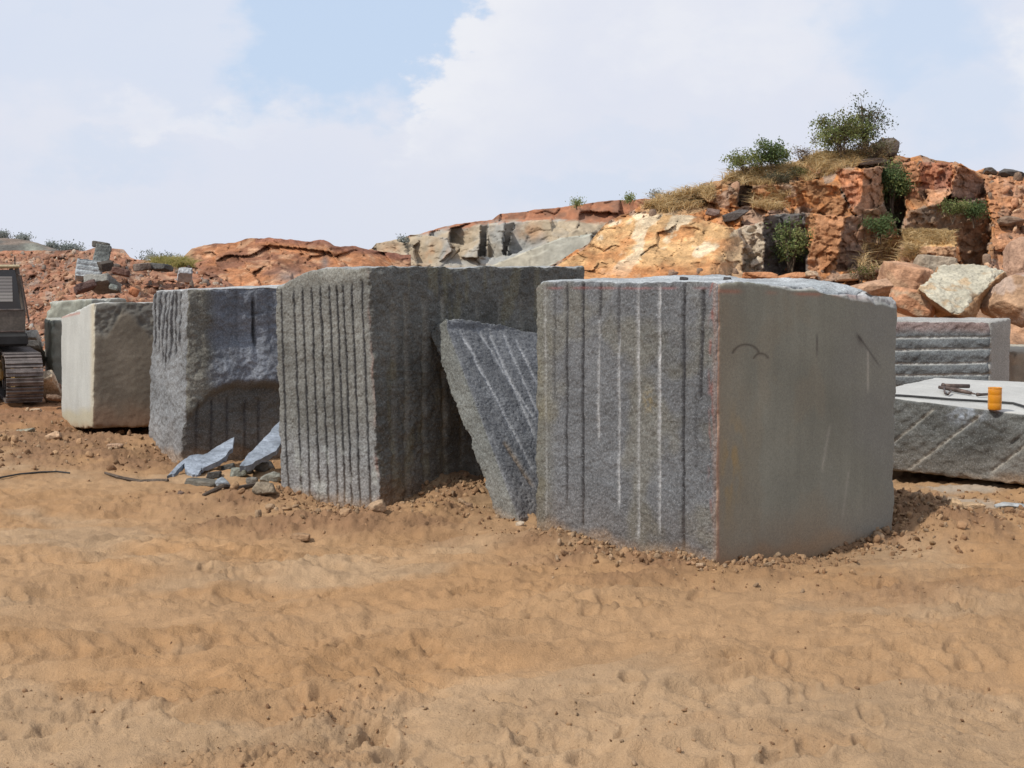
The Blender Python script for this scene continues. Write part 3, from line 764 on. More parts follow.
# --- low block with the white top ---------------------------------------------
zt = .64
FL = np.array([3.02, 12.62]); BL = np.array([4.39, 15.05]); fd = np.array([.887, -.462])
FR = FL + fd * 3.0; BR = BL + fd * 3.0
b = [np.array([*FL, .055]), np.array([*FR, -.10]), np.array([*BR, -.05]), np.array([*BL, .05])]
t = [np.array([*FL, .69]), np.array([*FR, .44]), np.array([*BR, .61]), np.array([*BL, .655])]
LOWTOP = t
def face_low(f, a, bb, c, Pp, px, py):
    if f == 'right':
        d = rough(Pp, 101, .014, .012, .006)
        col = np.array([.100, .103, .098]) * (1 + .65 * fbm(Pp * 2.6, 4, seed=102))[:, None]  # front face colour darkened to stand in for shade
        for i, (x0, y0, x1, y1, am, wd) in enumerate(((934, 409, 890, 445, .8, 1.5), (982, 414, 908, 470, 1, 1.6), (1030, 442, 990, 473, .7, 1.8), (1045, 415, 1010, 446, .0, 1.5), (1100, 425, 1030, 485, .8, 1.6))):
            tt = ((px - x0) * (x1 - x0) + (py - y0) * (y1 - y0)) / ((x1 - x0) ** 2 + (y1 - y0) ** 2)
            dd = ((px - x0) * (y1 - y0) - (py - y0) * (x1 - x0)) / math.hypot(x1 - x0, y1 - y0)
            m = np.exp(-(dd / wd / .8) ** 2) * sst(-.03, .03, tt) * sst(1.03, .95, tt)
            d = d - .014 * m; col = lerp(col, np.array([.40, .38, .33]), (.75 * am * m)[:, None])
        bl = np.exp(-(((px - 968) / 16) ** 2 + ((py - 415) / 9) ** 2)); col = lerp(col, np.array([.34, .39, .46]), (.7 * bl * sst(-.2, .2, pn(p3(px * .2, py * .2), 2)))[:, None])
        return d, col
    if f == 'top':
        col = np.array([.39, .39, .37]) * (1 + .12 * fbm(Pp * 2, 4, seed=105) + .1 * fbm(Pp * 9, 3, seed=106))[:, None]
        return .006 * fbm(Pp * 2, 3, seed=48), col
    return rough(Pp, 76), np.array([.16, .16, .15]) * (1 + .3 * fbm(Pp * 3, 3, seed=3))[:, None]
nl = (210, 170, 60)
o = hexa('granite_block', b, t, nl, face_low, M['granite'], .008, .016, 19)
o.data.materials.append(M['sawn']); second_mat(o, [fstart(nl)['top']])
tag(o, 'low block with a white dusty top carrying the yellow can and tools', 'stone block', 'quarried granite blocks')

# --- drilled block behind it ---------------------------------------------------
A8 = P(991, 322, 16.6); zt8 = A8[2]; 
fdir = np.array([-.97, .24]); sdir = np.array([.30, .95])
L8 = A8[:2] + sdir * 1.0; 
# near corner at px 1000 between the drilled long face (to the left) and the narrow sawn end
Aq = A8[:2]; Lq = Aq + fdir * 2.3; Rq = Aq + np.array([.62, .78]) * .66
b, t = corners(Aq, Lq, Rq, (zt8, zt8 + .03, zt8 + .03, zt8 + .02), sink=.1)
def face_drill(f, a, bb, c, Pp, px, py):
    if f == 'left':
        d = rough(Pp, 111, .012, .012, .006)
        col = np.array([.125, .138, .145]) * (1 + .55 * fbm(Pp * np.array([2, 2, 5]), 4, seed=112))[:, None]
        for i, y0 in enumerate((337, 349, 363, 374.5, 386, 397, 408)):
            yc = y0 + (991 - px) * .012 + 1.2 * pn(p3(px * .03, 0 * px), i)
            m = np.exp(-((py - yc) / 1.0) ** 2); dk = np.exp(-((py - yc - 2.0) / 1.6) ** 2)
            d = d - .02 * m + .010 * np.exp(-((py - yc - 6) / 3.5) ** 2)
            col = lerp(col, np.array([.50, .50, .47]), (.8 * m)[:, None])
        col = lerp(col, np.array([.26, .17, .15]), (.6 * sst(336, 326, py + 3 * pn(p3(px * .08, py * .08), 3)))[:, None])
        return d, col
    if f == 'right': return .004 * fbm(Pp * 3, 3, seed=3), np.array([.29, .285, .26]) * (1 + .15 * fbm(Pp * 2, 4, seed=113))[:, None]
    if f == 'top': return .02 * fbm(Pp * 4, 3, seed=48), np.array([.30, .295, .28]) * (1 + .3 * fbm(Pp * 5, 4, seed=47))[:, None]
    return rough(Pp, 78), np.array([.16, .16, .15]) * (1 + .3 * fbm(Pp * 3, 3, seed=3))[:, None]
o = hexa('granite_block', b, t, (80, 150, 110), face_drill, M['granite'], .01, .02, 27)
tag(o, 'grey block with level drill lines standing behind the white topped block', 'stone block', 'quarried granite blocks')
A9 = P(1014, 352, 19.5)
b, t = corners(A9, A9[:2] + np.array([-.3, 1.2]), A9[:2] + np.array([1.9, .5]), (A9[2], A9[2] + .02, A9[2] + .05, A9[2] + .02))
o = hexa('granite_block', b, t, (60, 40, 50), simple_face({'all': (.27, .235, .18), 'top': (.34, .32, .26)}, s=121), M['sawn'], .012, .03, 29)
tag(o, 'tan sawn block at the right edge, past the drilled block', 'stone block', 'quarried granite blocks')
# ------------------------------------------------------------------ hills: rock and earth faces as sheets with real depth
def sheet(name, x0, x1, step, tops, base, Yfn, colfn, mat, ystep=1.0, jag=1.5, back=14.0, low=-.6, jseed=1, kind='structure'):
    xs = np.arange(x0, x1 + step, step)
    top = np.interp(xs, [q[0] for q in tops], [q[1] for q in tops])
    top = top + jag * 2 * fbm(p3(xs * .06, 0 * xs, jseed), 4, seed=jseed)
    n = int((base - top.min()) / ystep) + 2
    tt = np.linspace(0, 1, n)
    PX = np.broadcast_to(xs, (n, len(xs))); PY = base + tt[:, None] * (top - base)[None]
    Y = Yfn(PX.ravel(), PY.ravel()).reshape(PX.shape)
    V = P(PX, PY, Y)
    col = colfn(PX.ravel(), PY.ravel(), V.reshape(-1, 3)).reshape(n, len(xs), 3)
    rows = [V]; cols = [col]
    first = V[:1]; D = np.maximum(first[..., 2:3] - low, .2) * 2.1        # loose scree running out in front of the foot
    D = D.mean(axis=1, keepdims=True) * (.85 + .6 * fbm(p3(xs * .02, 0 * xs, 2), 3, seed=17))[None, :, None]
    kk = 61; pad = np.pad(first[0], ((kk, kk), (0, 0)), mode='edge'); sm = np.stack([np.convolve(pad[:, q_], np.ones(2 * kk + 1) / (2 * kk + 1), 'valid') for q_ in range(3)], -1)[None]
    sm[..., 1] -= .5; sm[..., 0] = first[..., 0]
    for t in np.linspace(0, 1, 22)[1:]:
        dn = lerp(first, sm, min(1, t * 3.2)); dn[..., 1:2] -= D * t; dn[..., 0:1] *= 1 - D * t / sm[..., 1:2]
        dn[..., 2:3] = lerp(sm[..., 2:3] if t > .3 else first[..., 2:3], low, t ** .85)
        dn[..., 2] += .22 * math.sin(3.14 * t) * fbm(dn.reshape(-1, 3) * 1.6, 4, seed=19)[None]
        rows.insert(0, dn); cols.insert(0, lerp(col[:1], np.array([.33, .19, .11]), min(1, t * 3)) * (1 + .5 * fbm(dn.reshape(-1, 3) * 2.5, 3, seed=29))[None, :, None])
    last = V[-1:]
    for k, (dy, dz) in enumerate(((.25, -.03), (.7, -.1), (1.5, -.25), (3, -.5), (6, -1.2), (back, -3.5))):
        r = last.copy(); r[..., 1] += dy
        r[..., 0] *= (1 + dy / last[..., 1])
        r[..., 2] += dz + .12 * min(dy, 2) * fbm(p3(xs * .05, 0 * xs + dy), 3, seed=8)[None]
        rows.append(r); cols.append(col[-1:] * .95)
    V = np.concatenate(rows); col = np.concatenate(cols)
    r, c = V.shape[:2]; idx = np.arange(r * c).reshape(r, c)
    Fq = np.stack([idx[:-1, :-1], idx[:-1, 1:], idx[1:, 1:], idx[1:, :-1]], -1).reshape(-1, 4)
    o = mesh(name, V.reshape(-1, 3), Fq, mat, None, col.reshape(-1, 3), False)
    if kind: o['kind'] = kind
    return o

def blocky(px, py, s, seed, off=.5, tilt=.5, stretch=1.0, crack=.35, m=.024):
    """facets: every cell is a tilted plane with its own depth; s = cell size in photo pixels, m = metres per pixel"""
    wx = px + .35 * s * fbm(p3(px / s * .8, py / s * .8), 3, seed=seed); wy = py + .35 * s * fbm(p3(px / s * .8, py / s * .8), 3, seed=seed + 4)
    f1, f2, ox, oy, h = voro(wx / s, wy / (s * stretch), seed)
    d = (h(11) - .5) * 2 * off * s * m + (ox * (h(12) - .5) + oy * stretch * (h(13) - .5)) * 2 * tilt * s * m
    d = d + crack * s * m * np.exp(-((f2 - f1) / .07) ** 2)
    return d, f1, f2, h

# --- the red cliff on the right -----------------------------------------------
CL_TOP = [(520, 282), (556, 262), (588, 244), (606, 224), (640, 206), (665, 198), (690, 191), (705, 184), (725, 177), (745, 171), (775, 169), (795, 163), (806, 156), (820, 152), (845, 151), (872, 147), (888, 149), (897, 157), (920, 156), (945, 161), (962, 164), (976, 171), (984, 169), (1000, 171), (1024, 177), (1060, 184), (1120, 190), (1250, 205)]
SLOPE = [(520, 290), (556, 266), (588, 245), (606, 226), (636, 213), (664, 214), (690, 215), (712, 222), (738, 229), (744, 244), (742, 290)]
FEAT = [  # polygon, extra depth (m, + = further), depth change per px in x and in y
    ([(737, 228), (764, 222), (764, 290), (742, 290)], -.3, -.010, 0),
    ([(764, 216), (805, 213), (810, 290), (764, 290)], .7, .010, 0),
    ([(716, 184), (738, 187), (738, 207), (714, 208)], -.35, -.012, 0),
    ([(738, 186), (752, 187), (751, 206), (737, 207)], .7, .01, 0),
    ([(752, 186), (768, 184), (800, 186), (796, 208), (752, 206)], -.1, -.012, .01),
    ([(796, 180), (818, 180), (838, 186), (838, 214), (800, 214)], -.3, -.010, .004),
    ([(837, 168), (864, 170), (862, 200), (852, 210), (842, 190)], -1.15, -.034, .006),
    ([(864, 168), (884, 166), (880, 190), (877, 208), (860, 218), (852, 211), (862, 198)], -1.15, .034, .0),
    ([(838, 186), (844, 196), (853, 212), (850, 220), (838, 216), (832, 200)], -.1, -.006, 0),
    ([(813, 214), (846, 216), (846, 236), (838, 256), (820, 276), (804, 278), (806, 262), (815, 232)], -.9, -.022, -.004),
    ([(846, 216), (864, 214), (868, 252), (846, 272), (836, 270), (840, 246)], .2, .012, 0),
    ([(862, 212), (882, 206), (902, 214), (904, 244), (896, 266), (866, 268)], .6, .010, .002),
    ([(884, 166), (900, 165), (906, 200), (902, 236), (884, 206)], .8, .004, 0),
    ([(900, 164), (914, 160), (920, 170), (919, 198), (906, 198)], -.5, -.026, 0),
    ([(919, 162), (952, 164), (950, 190), (923, 189)], .15, .006, -.012),
    ([(948, 165), (958, 165), (956, 196), (946, 190)], -.7, -.03, 0),
    ([(957, 165), (972, 170), (986, 184), (984, 200), (960, 200), (950, 198)], -.5, .026, .01),
    ([(926, 190), (951, 188), (950, 196), (940, 204), (928, 210)], -.8, -.016, -.03),
    ([(930, 206), (985, 198), (992, 225), (985, 275), (962, 262), (956, 232), (905, 230), (908, 212)], .65, .012, .004),
    ([(902, 230), (954, 232), (958, 246), (904, 248)], -.1, -.004, -.035),
    ([(902, 247), (956, 247), (956, 290), (896, 290)], -.5, -.012, 0),
    ([(982, 174), (1250, 200), (1250, 300), (996, 300), (994, 225)], .55, .002, -.03),
]
def cliffY(px, py):
    Y = 32.5 + (275 - py) * .040
    wx = px + 3.5 * fbm(p3(px * .09, py * .09), 3, seed=201); wy = py + 3.0 * fbm(p3(px * .09, py * .09), 3, seed=205)
    b1, *_ = blocky(px, py, 34, 5, .22, .8, .8, .05); b2, *_ = blocky(px, py, 13, 8, .16, .85, .75, .03); b3, *_ = blocky(px, py, 6.5, 12, .2, .9, .8, .05)
    k1 = np.ones(px.shape); k2 = k1.copy()
    top = np.interp(px, [q[0] for q in CL_TOP], [q[1] for q in CL_TOP])
    k1 *= sst(2, 16, py - top) * .9 + .1
    for poly, off, gx, gy in FEAT:
        m = inpoly(wx, wy, poly)
        if not m.any(): continue
        cx = np.mean([q[0] for q in poly]); cy = np.mean([q[1] for q in poly])
        Y[m] = 32.5 + (275 - cy) * .040 + off + (px[m] - cx) * gx * 1.2 + (py[m] - cy) * gy
        k1[m] = .15; k2[m] = .65
    s = inpoly(wx, wy, SLOPE)
    Ys = 29.2 + (275 - py) * .045 - (px - 660) * .006 + .5 * fbm(p3(px * .02, py * .03), 3, seed=211)
    b4, *_ = blocky(px, py, 22, 31, .10, .55, .7, .05); b5, *_ = blocky(px, py, 8, 33, .08, .5, .8, .05)
    # its right end turns away
    Ys = Ys + sst(716, 745, px + (py - 250) * .5) * 1.1
    Ys = Ys + .5 * b4 + .6 * b5
    Y = np.where(s, Ys, Y + k1 * b1 + k2 * b2 + .6 * b3)
    dirt = sst(276, 284, py)
    Y = Y - dirt * np.where(px < 760, .5, 0)
    V = P(px, py, Y)
    return Y + .08 * fbm(V * 1.5, 4, seed=221) + .02 * fbm(V * 6, 3, seed=223)
RED = np.array([.43, .19, .075]); BRN = np.array([.30, .16, .08]); GRY = np.array([.25, .245, .225]); STRAW = np.array([.45, .32, .15]); PALE = np.array([.48, .30, .145]); CHALK = np.array([.54, .43, .29])
def cliffC(px, py, V):
    n = px.shape[0]
    f1 = fbm(V * .9, 4, seed=231); f2 = fbm(V * np.array([2.2, 2.2, 4]), 4, seed=233)
    _, _, _, h = blocky(px, py, 13, 8); _, _, _, h2 = blocky(px, py, 34, 5)
    col = lerp(RED, BRN, sst(-.15, .35, f1 + .25 * (h(21) - .5) + .35 * (h2(22) - .5))[:, None])
    col = lerp(col, np.array([.40, .225, .13]), (.6 * sst(.05, .35, f2))[:, None])
    col = lerp(col, GRY * .9, (.5 * sst(.72, .8, h(25)))[:, None])
    top = np.interp(px, [q[0] for q in CL_TOP], [q[1] for q in CL_TOP])
    soil = sst(26, 6, py - top + 14 * fbm(p3(px * .05, py * .05), 3, seed=241)) * (px > 640) * (px < 900)
    col = lerp(col, lerp(np.array([.38, .24, .13]), np.array([.22, .17, .12]), sst(-.1, .25, f2)[:, None]), (.8 * soil)[:, None])
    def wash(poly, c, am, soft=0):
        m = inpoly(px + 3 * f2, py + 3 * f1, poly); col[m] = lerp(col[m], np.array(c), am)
    for q, c in (((837, 168), (.46, .20, .105)), ):
        pass
    wash(FEAT[6][0], (.47, .21, .115), .75); wash(FEAT[7][0], (.27, .16, .105), .7); wash(FEAT[9][0], (.37, .19, .10), .7); wash(FEAT[13][0], (.45, .22, .125), .7); wash(FEAT[15][0], (.42, .2, .11), .6)  # sunlit faces painted brighter orange, the shaded side of the block browner
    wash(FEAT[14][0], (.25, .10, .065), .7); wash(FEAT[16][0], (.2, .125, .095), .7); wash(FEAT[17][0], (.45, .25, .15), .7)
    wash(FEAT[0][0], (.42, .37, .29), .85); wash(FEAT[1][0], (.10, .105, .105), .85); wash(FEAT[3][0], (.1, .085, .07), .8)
    wash(FEAT[18][0], (.19, .14, .10), .7); wash(FEAT[11][0], (.21, .15, .10), .7); wash(FEAT[10][0], (.2, .135, .1), .7)  # shadow in the recesses painted as darker brown
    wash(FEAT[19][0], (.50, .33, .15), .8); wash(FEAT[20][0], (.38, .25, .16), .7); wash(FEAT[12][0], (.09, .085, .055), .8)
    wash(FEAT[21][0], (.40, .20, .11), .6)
    wash([(640, 207), (700, 190), (712, 208), (690, 214), (650, 214)], (.42, .29, .16), .7)
    s = inpoly(px + 3 * f2, py + 3 * f1, SLOPE)
    sp = lerp(PALE, np.array([.42, .21, .09]), sst(-.05, .3, fbm(p3(px * .03, py * .05), 4, seed=251))[:, None])
    ck = sst(.06, .24, fbm(p3(px * .05 + py * .02, py * .05), 4, seed=253) + .10 * (px > 640) * (px < 720) * (py < 262) + .1 * (py < 225))
    sp = lerp(sp, CHALK, ck[:, None])
    sp = lerp(sp, np.array([.42, .19, .08]), (.7 * sst(258, 272, py + 8 * f1))[:, None])
    endf = sst(716, 740, px + (py - 250) * .5)
    sp = lerp(sp, np.array([.36, .27, .17]), (.7 * endf)[:, None])
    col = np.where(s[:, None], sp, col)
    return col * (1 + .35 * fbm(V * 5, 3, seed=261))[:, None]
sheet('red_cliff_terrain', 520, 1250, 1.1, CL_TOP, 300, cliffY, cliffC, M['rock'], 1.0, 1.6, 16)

# --- the grey quarry face with its red soil cap ---------------------------------
Q_TOP = [(330, 258), (352, 254), (372, 248), (376, 243), (396, 240), (410, 236), (425, 232), (445, 227), (470, 222), (492, 219), (500, 213), (530, 211), (560, 207), (600, 202), (640, 199), (690, 196), (760, 200)]
QF = [([(376, 244), (388, 241), (404, 243), (408, 256), (392, 268), (376, 272)], 0, -.02, -.02), ([(388, 272), (403, 250), (418, 264), (418, 276), (388, 276)], -.7, -.02, -.03),
      ([(413, 246), (424, 236), (447, 238), (452, 250), (438, 264), (416, 264)], -.2, -.025, -.02), ([(450, 228), (470, 224), (482, 224), (482, 237), (466, 247), (450, 242)], .5, -.03, -.01),
      ([(460, 248), (482, 238), (483, 256), (478, 258), (460, 257)], -.6, -.03, -.03), ([(482, 222), (488, 222), (486, 257), (478, 257)], .7, .02, 0), ([(488, 222), (505, 222), (502, 240), (506, 256), (488, 258)], -.2, -.03, 0),
      ([(505, 224), (514, 222), (506, 256), (503, 254)], .5, .02, 0), ([(514, 222), (552, 219), (552, 240), (530, 248), (507, 256)], .3, -.01, -.008),
      ([(490, 266), (530, 250), (560, 238), (592, 234), (592, 280), (486, 280)], -.7, -.004, -.01)]
def qY(px, py):
    Y = 57 + (270 - py) * .05
    b1, *_ = blocky(px, py, 24, 41, .3, .8, .8, .1, .04); b2, *_ = blocky(px, py, 9, 43, .15, .7, .8, .06, .04)
    k = np.ones(px.shape)
    wx = px + 2 * fbm(p3(px * .1, py * .1), 3, seed=301); wy = py + 2 * fbm(p3(px * .1, py * .1), 3, seed=303)
    for poly, off, gx, gy in QF:
        m = inpoly(wx, wy, poly); cx = np.mean([q[0] for q in poly]); cy = np.mean([q[1] for q in poly])
        Y[m] = 57 + (270 - cy) * .05 + off + (px[m] - cx) * gx * 1.4 + (py[m] - cy) * gy; k[m] = .1
    cap = sst(2, -2, py - np.interp(px, [330, 500, 540, 580, 640, 700], [240, 222, 219, 221, 226, 230]))
    Y = Y + cap * .6
    sawn = inpoly(px, py, QF[-1][0])
    Y = Y + k * b1 * .8 + np.where(sawn, .0, .35) * b2
    V = P(px, py, Y)
    return Y + np.where(sawn, .0, .08) * fbm(V * 1.2, 4, seed=311)
def qC(px, py, V):
    f1 = fbm(V * .5, 4, seed=321); f2 = fbm(V * 1.4, 4, seed=323)
    col = lerp(np.array([.29, .29, .27]), np.array([.35, .29, .21]), sst(-.2, .2, f1)[:, None])
    for cx, cy, rx, ry, am in ((435, 257, 14, 12, .8), (530, 232, 14, 9, .7), (392, 252, 12, 9, .6), (462, 233, 7, 7, .6)):
        col = lerp(col, np.array([.42, .235, .125]), (am * np.exp(-((px - cx) / rx) ** 2 - ((py - cy) / ry) ** 2) * sst(-.3, .2, f2))[:, None])
    for i in (5, 7): 
        m = inpoly(px, py, QF[i][0]); col[m] = (.20, .185, .16)
    cap = sst(2, -2, py - np.interp(px, [330, 400, 440, 500, 540, 580, 640, 700], [236, 238, 230, 222, 219, 221, 226, 230]) + 5 * f2)
    col = lerp(col, lerp(np.array([.33, .15, .085]), np.array([.24, .125, .08]), sst(-.2, .2, f2)[:, None]), cap[:, None])
    col = lerp(col, np.array([.36, .2, .11]), (.85 * (px < 374))[:, None])
    m = inpoly(px, py, QF[-1][0])
    sw = np.array([.36, .36, .31]) * (1 + .12 * fbm(p3(px * .15, py * .03), 3, seed=327))[:, None]
    sw = lerp(sw, np.array([.26, .26, .23]), (.6 * (np.exp(-((px - 545) / .7) ** 2) + np.exp(-((px - 514) / .6) ** 2)))[:, None])
    sw = lerp(sw, np.array([.40, .37, .29]), (.7 * sst(560, 520, px))[:, None])
    col[m] = sw[m]
    return col * (1 + .25 * fbm(V * 3, 3, seed=331))[:, None]
sheet('quarry_face_terrain', 330, 760, 1.1, Q_TOP, 300, qY, qC, M['rock_smooth'], 1.0, .9, 25)

# --- the rounded orange knoll in the middle ----------------------------------------
K_TOP = [(170, 296), (176, 268), (184, 256), (192, 249), (204, 245), (228, 243), (250, 239), (268, 237), (286, 239), (310, 241), (324, 240), (334, 246), (352, 247), (376, 250), (392, 253), (410, 256)]
def kY(px, py):
    Y = 46 + (275 - py) * .10 + ((px - 270) / 100) ** 2 * 2
    ov = [(215, 262), (226, 255), (250, 256), (270, 245), (300, 248), (330, 252), (345, 274), (330, 276), (310, 262), (285, 258), (255, 262), (232, 262)]
    Y = Y + .35 * inpoly(px + 3 * fbm(p3(px * .05, py * .05), 3, seed=1), py, ov)
    b1, *_ = blocky(px, py, 30, 51, .16, .9, .6, .03, .032); b2, *_ = blocky(px, py, 10, 53, .12, .6, .6, .04, .032)
    V = P(px, py, Y)
    return Y + b1 + .8 * b2 + .25 * fbm(V * .8, 4, seed=341)
def kC(px, py, V):
    f1 = fbm(V * .5, 4, seed=351); f2 = fbm(V * 1.5, 4, seed=353)
    col = lerp(np.array([.34, .155, .075]), np.array([.21, .10, .06]), sst(-.12, .2, f1)[:, None])
    col = lerp(col, np.array([.42, .25, .15]), (.75 * sst(.08, .3, f2))[:, None])
    col = lerp(col, np.array([.19, .085, .06]), (.8 * sst(8, 2, py - np.interp(px, [q[0] for q in K_TOP], [q[1] for q in K_TOP])) * (px > 255))[:, None])
    col = lerp(col, np.array([.40, .29, .18]), (.7 * sst(198, 186, px))[:, None])
    col = lerp(col, np.array([.15, .145, .14]), (.75 * np.exp(-((px - 287) / 12) ** 2 - ((py - 277) / 6) ** 2))[:, None])
    col = lerp(col, np.array([.12, .12, .12]), (.75 * np.exp(-((px - 325) / 4) ** 2 - ((py - 262) / 7) ** 2))[:, None])
    return col * (1 + .35 * fbm(V * 3, 3, seed=361))[:, None]
sheet('orange_knoll_terrain', 170, 410, 1.1, K_TOP, 300, kY, kC, M['rock'], 1.0, 1.2, 20)

# --- the rubble heap on the left --------------------------------------------------
H_TOP = [(-260, 262), (-60, 258), (0, 251), (40, 251), (60, 251), (84, 250), (94, 247), (112, 248), (124, 250), (130, 257), (150, 262), (166, 263), (188, 264), (215, 275), (240, 288), (300, 310)]
def hY(px, py):
    Y = 33 - (py - 262) * .10 + .010 * np.abs(px - 110)
    b1, *_ = blocky(px, py, 16, 61, .3, .5, .6, .03, .022); b2, *_ = blocky(px, py, 5, 63, .30, .8, .7, .03, .022)
    V = P(px, py, Y)
    return Y + 1.3 * b1 + 1.3 * b2 + .35 * fbm(V * .9, 4, seed=371)
def hC(px, py, V):
    f1 = fbm(V * .8, 4, seed=381); f2 = fbm(V * 2.5, 4, seed=383)
    _, _, _, h = blocky(px, py, 5, 63)
    col = lerp(np.array([.29, .14, .085]), np.array([.22, .115, .075]), sst(-.15, .2, f1)[:, None])
    col = lerp(col, np.array([.35, .22, .14]), (.7 * sst(.06, .3, f2))[:, None])
    col = lerp(col, np.array([.30, .26, .22]), (.45 * (h(31) > .9))[:, None]); col = lerp(col, np.array([.13, .09, .07]), (.6 * (h(32) > .85))[:, None])
    col = lerp(col, np.array([.36, .30, .13]), (.7 * np.exp(-((px - 172) / 14) ** 2 - ((py - 264) / 4) ** 2))[:, None])
    return col * (1 + .4 * fbm(V * 5, 3, seed=385))[:, None]
sheet('rubble_heap_terrain', -260, 300, 1.1, H_TOP, 398, hY, hC, M['rock'], 1.0, 1.2, 14)

# --- dark hill at the far left -------------------------------------------------------
D_TOP = [(-200, 244), (-60, 240), (0, 238), (14, 239), (30, 241), (46, 246), (60, 251), (90, 262)]
def dY(px, py):
    V = P(px, py, 70 + (260 - py) * .3)
    return 70 + (260 - py) * .3 + .8 * fbm(V * .3, 4, seed=391)
def dC(px, py, V):
    f = fbm(V * .35, 4, seed=393)
    col = lerp(np.array([.17, .135, .11]), np.array([.10, .095, .085]), sst(-.1, .15, f)[:, None])
    return lerp(col, np.array([.24, .25, .21]), (.8 * np.exp(-((px - 32) / 9) ** 2 - ((py - 248) / 5) ** 2))[:, None])
sheet('far_dark_hill', -200, 90, 1.5, D_TOP, 275, dY, dC, M['rock'], 1.2, .8, 30)

# ------------------------------------------------------------------ rocks that can be lifted away
def rock_mesh(seed, flat=1.0, planes=16, res=5, rough_=.06, cuts=None):
    import bmesh
    bm = bmesh.new(); bmesh.ops.create_icosphere(bm, subdivisions=res, radius=1)
    V = np.array([v.co[:] for v in bm.verts]); Fc = np.array([[v.index for v in f.verts] for f in bm.faces]); bm.free()
    r = np.random.default_rng(seed)
    n = r.normal(size=(planes, 3)); n /= np.linalg.norm(n, axis=1)[:, None]
    n = np.concatenate([n, [[1, 0, 0], [-1, 0, 0], [0, 1, 0], [0, -1, 0], [0, 0, 1], [0, 0, -1]]]); d = np.concatenate([r.uniform(.62, 1.0, planes), r.uniform(.7, .95, 6)])
    dots = V @ n.T
    R = np.min(np.where(dots > .05, d / np.maximum(dots, .05), 9), axis=1)
    V = V * np.minimum(R, 1.15)[:, None]
    nn = V / np.linalg.norm(V, axis=1)[:, None]
    V = V + nn * (rough_ * fbm(V * 2.2, 4, seed=seed % 40) + rough_ * .5 * fbm(V * 7, 3, seed=seed % 40 + 2))[:, None]
    return V, Fc

def rock(name, loc, dims, rot, base, seed, label=None, cat=None, group=None, res=5, tint=None, planes=14, rough_=.06, mat='stone', kind=None):
    V, Fc = rock_mesh(seed, planes=planes, res=res, rough_=rough_)
    W = V * (np.array(dims) / 2)
    c = np.array(base)[None] * (1 + .5 * fbm(V * 1.6, 4, seed=seed % 50) + .25 * fbm(V * 6, 3, seed=seed % 50 + 3))[:, None]
    if tint is not None: c = lerp(c, np.array(tint), (.85 * sst(.0, .25, fbm(V * 1.3, 3, seed=seed % 50 + 9)))[:, None])
    Rm = np.array(Euler([math.radians(q) for q in rot]).to_matrix())
    o = mesh(name, W @ Rm.T, Fc, M[mat], None, c); o.location = loc
    o.location.z -= 0
    if label or kind: tag(o, label, cat, group, kind)
    return o

# rubble slope carrying the boulders behind the right-hand blocks
R_TOP = [(868, 330), (884, 300), (896, 285), (915, 276), (950, 272), (990, 276), (1024, 280), (1080, 285), (1180, 300), (1240, 330)]
def rY(px, py):
    V = P(px, py, 24.5 - (py - 280) * .035)
    return 24.5 - (py - 280) * .035 + .3 * fbm(V * 1.2, 4, seed=395)
def rC(px, py, V): return np.array([.30, .175, .105]) * (1 + .8 * fbm(V * 2, 4, seed=397))[:, None]
sheet('boulder_slope_terrain', 868, 1240, 2.0, R_TOP, 345, rY, rC, M['rock'], 2.0, 1.0, 5)
def brock(px, py, w, h, Y, dep, rot, base, seed, label, tint=None, cat='boulder', name='boulder', planes=12, rough_=.06, group='boulders behind the granite blocks'):
    c = P(px, py, Y); m = Y / F
    return rock(name, c, (w * m * 1.15, dep, h * m * 1.15), rot, base, seed, label, cat, group, 5, tint, planes, rough_)
OR_ = (.40, .23, .14); PK = (.37, .235, .145)
# the pale slab-like boulder, from its own eight corners
Yb = 19.6
def pale_fn(f, a, bb, c, Pp, px, py):
    d = .05 * fbm(Pp * 2.4, 3, seed=402) + .03 * fbm(Pp * 7, 3, seed=403, ridge=True) + .012 * fbm(Pp * 20, 2, seed=404)
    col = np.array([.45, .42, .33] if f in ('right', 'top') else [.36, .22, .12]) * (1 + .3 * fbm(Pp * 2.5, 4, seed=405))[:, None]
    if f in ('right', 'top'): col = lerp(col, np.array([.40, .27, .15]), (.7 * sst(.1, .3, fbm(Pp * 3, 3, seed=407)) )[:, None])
    return d, col
fr = [P(962, 317, 18.9), P(978, 300, 18.95), P(1006, 268, 19.9), P(940, 262, 20.3)]
A_, R_, T2, T1 = P(916, 289, 18.7), P(957, 317, 18.3), P(1010, 266, 19.4), P(942, 260, 19.9)
thick = np.array([.25, 1.0, -.30])
b = [A_, R_, R_ + np.array([.42, .55, -.06]), A_ + np.array([.4, .75, -.35])]
t = [T1, T2, T2 + np.array([.12, .6, -.25]), T1 + np.array([.25, .7, -.5])]
o = hexa('boulder', b, t, (90, 50, 90), pale_fn, M['stone'], .03, .06, 41, 4)
tag(o, 'large pale greenish slab shaped boulder resting on the orange boulders', 'boulder', 'boulders behind the granite blocks')
brock(902, 283, 50, 44, 20.8, 1.1, (10, 5, 20), OR_, 501, 'brownish orange boulder left of the large pale one, under the straw grass', PK)
brock(914, 303, 46, 26, 19.2, .7, (0, 10, -10), (.44, .23, .13), 502, 'low bright orange boulder peeping above the drilled block', (.42, .3, .2))
brock(872, 292, 42, 22, 20.2, .6, (0, -12, 0), (.40, .25, .16), 503, 'small orange boulder just behind the broken corner of the nearest block', None)
brock(930, 268, 50, 26, 21.6, .7, (-20, 0, 15), (.33, .27, .20), 504, 'flat greyish boulder wedged behind the large pale one', (.40, .34, .26))
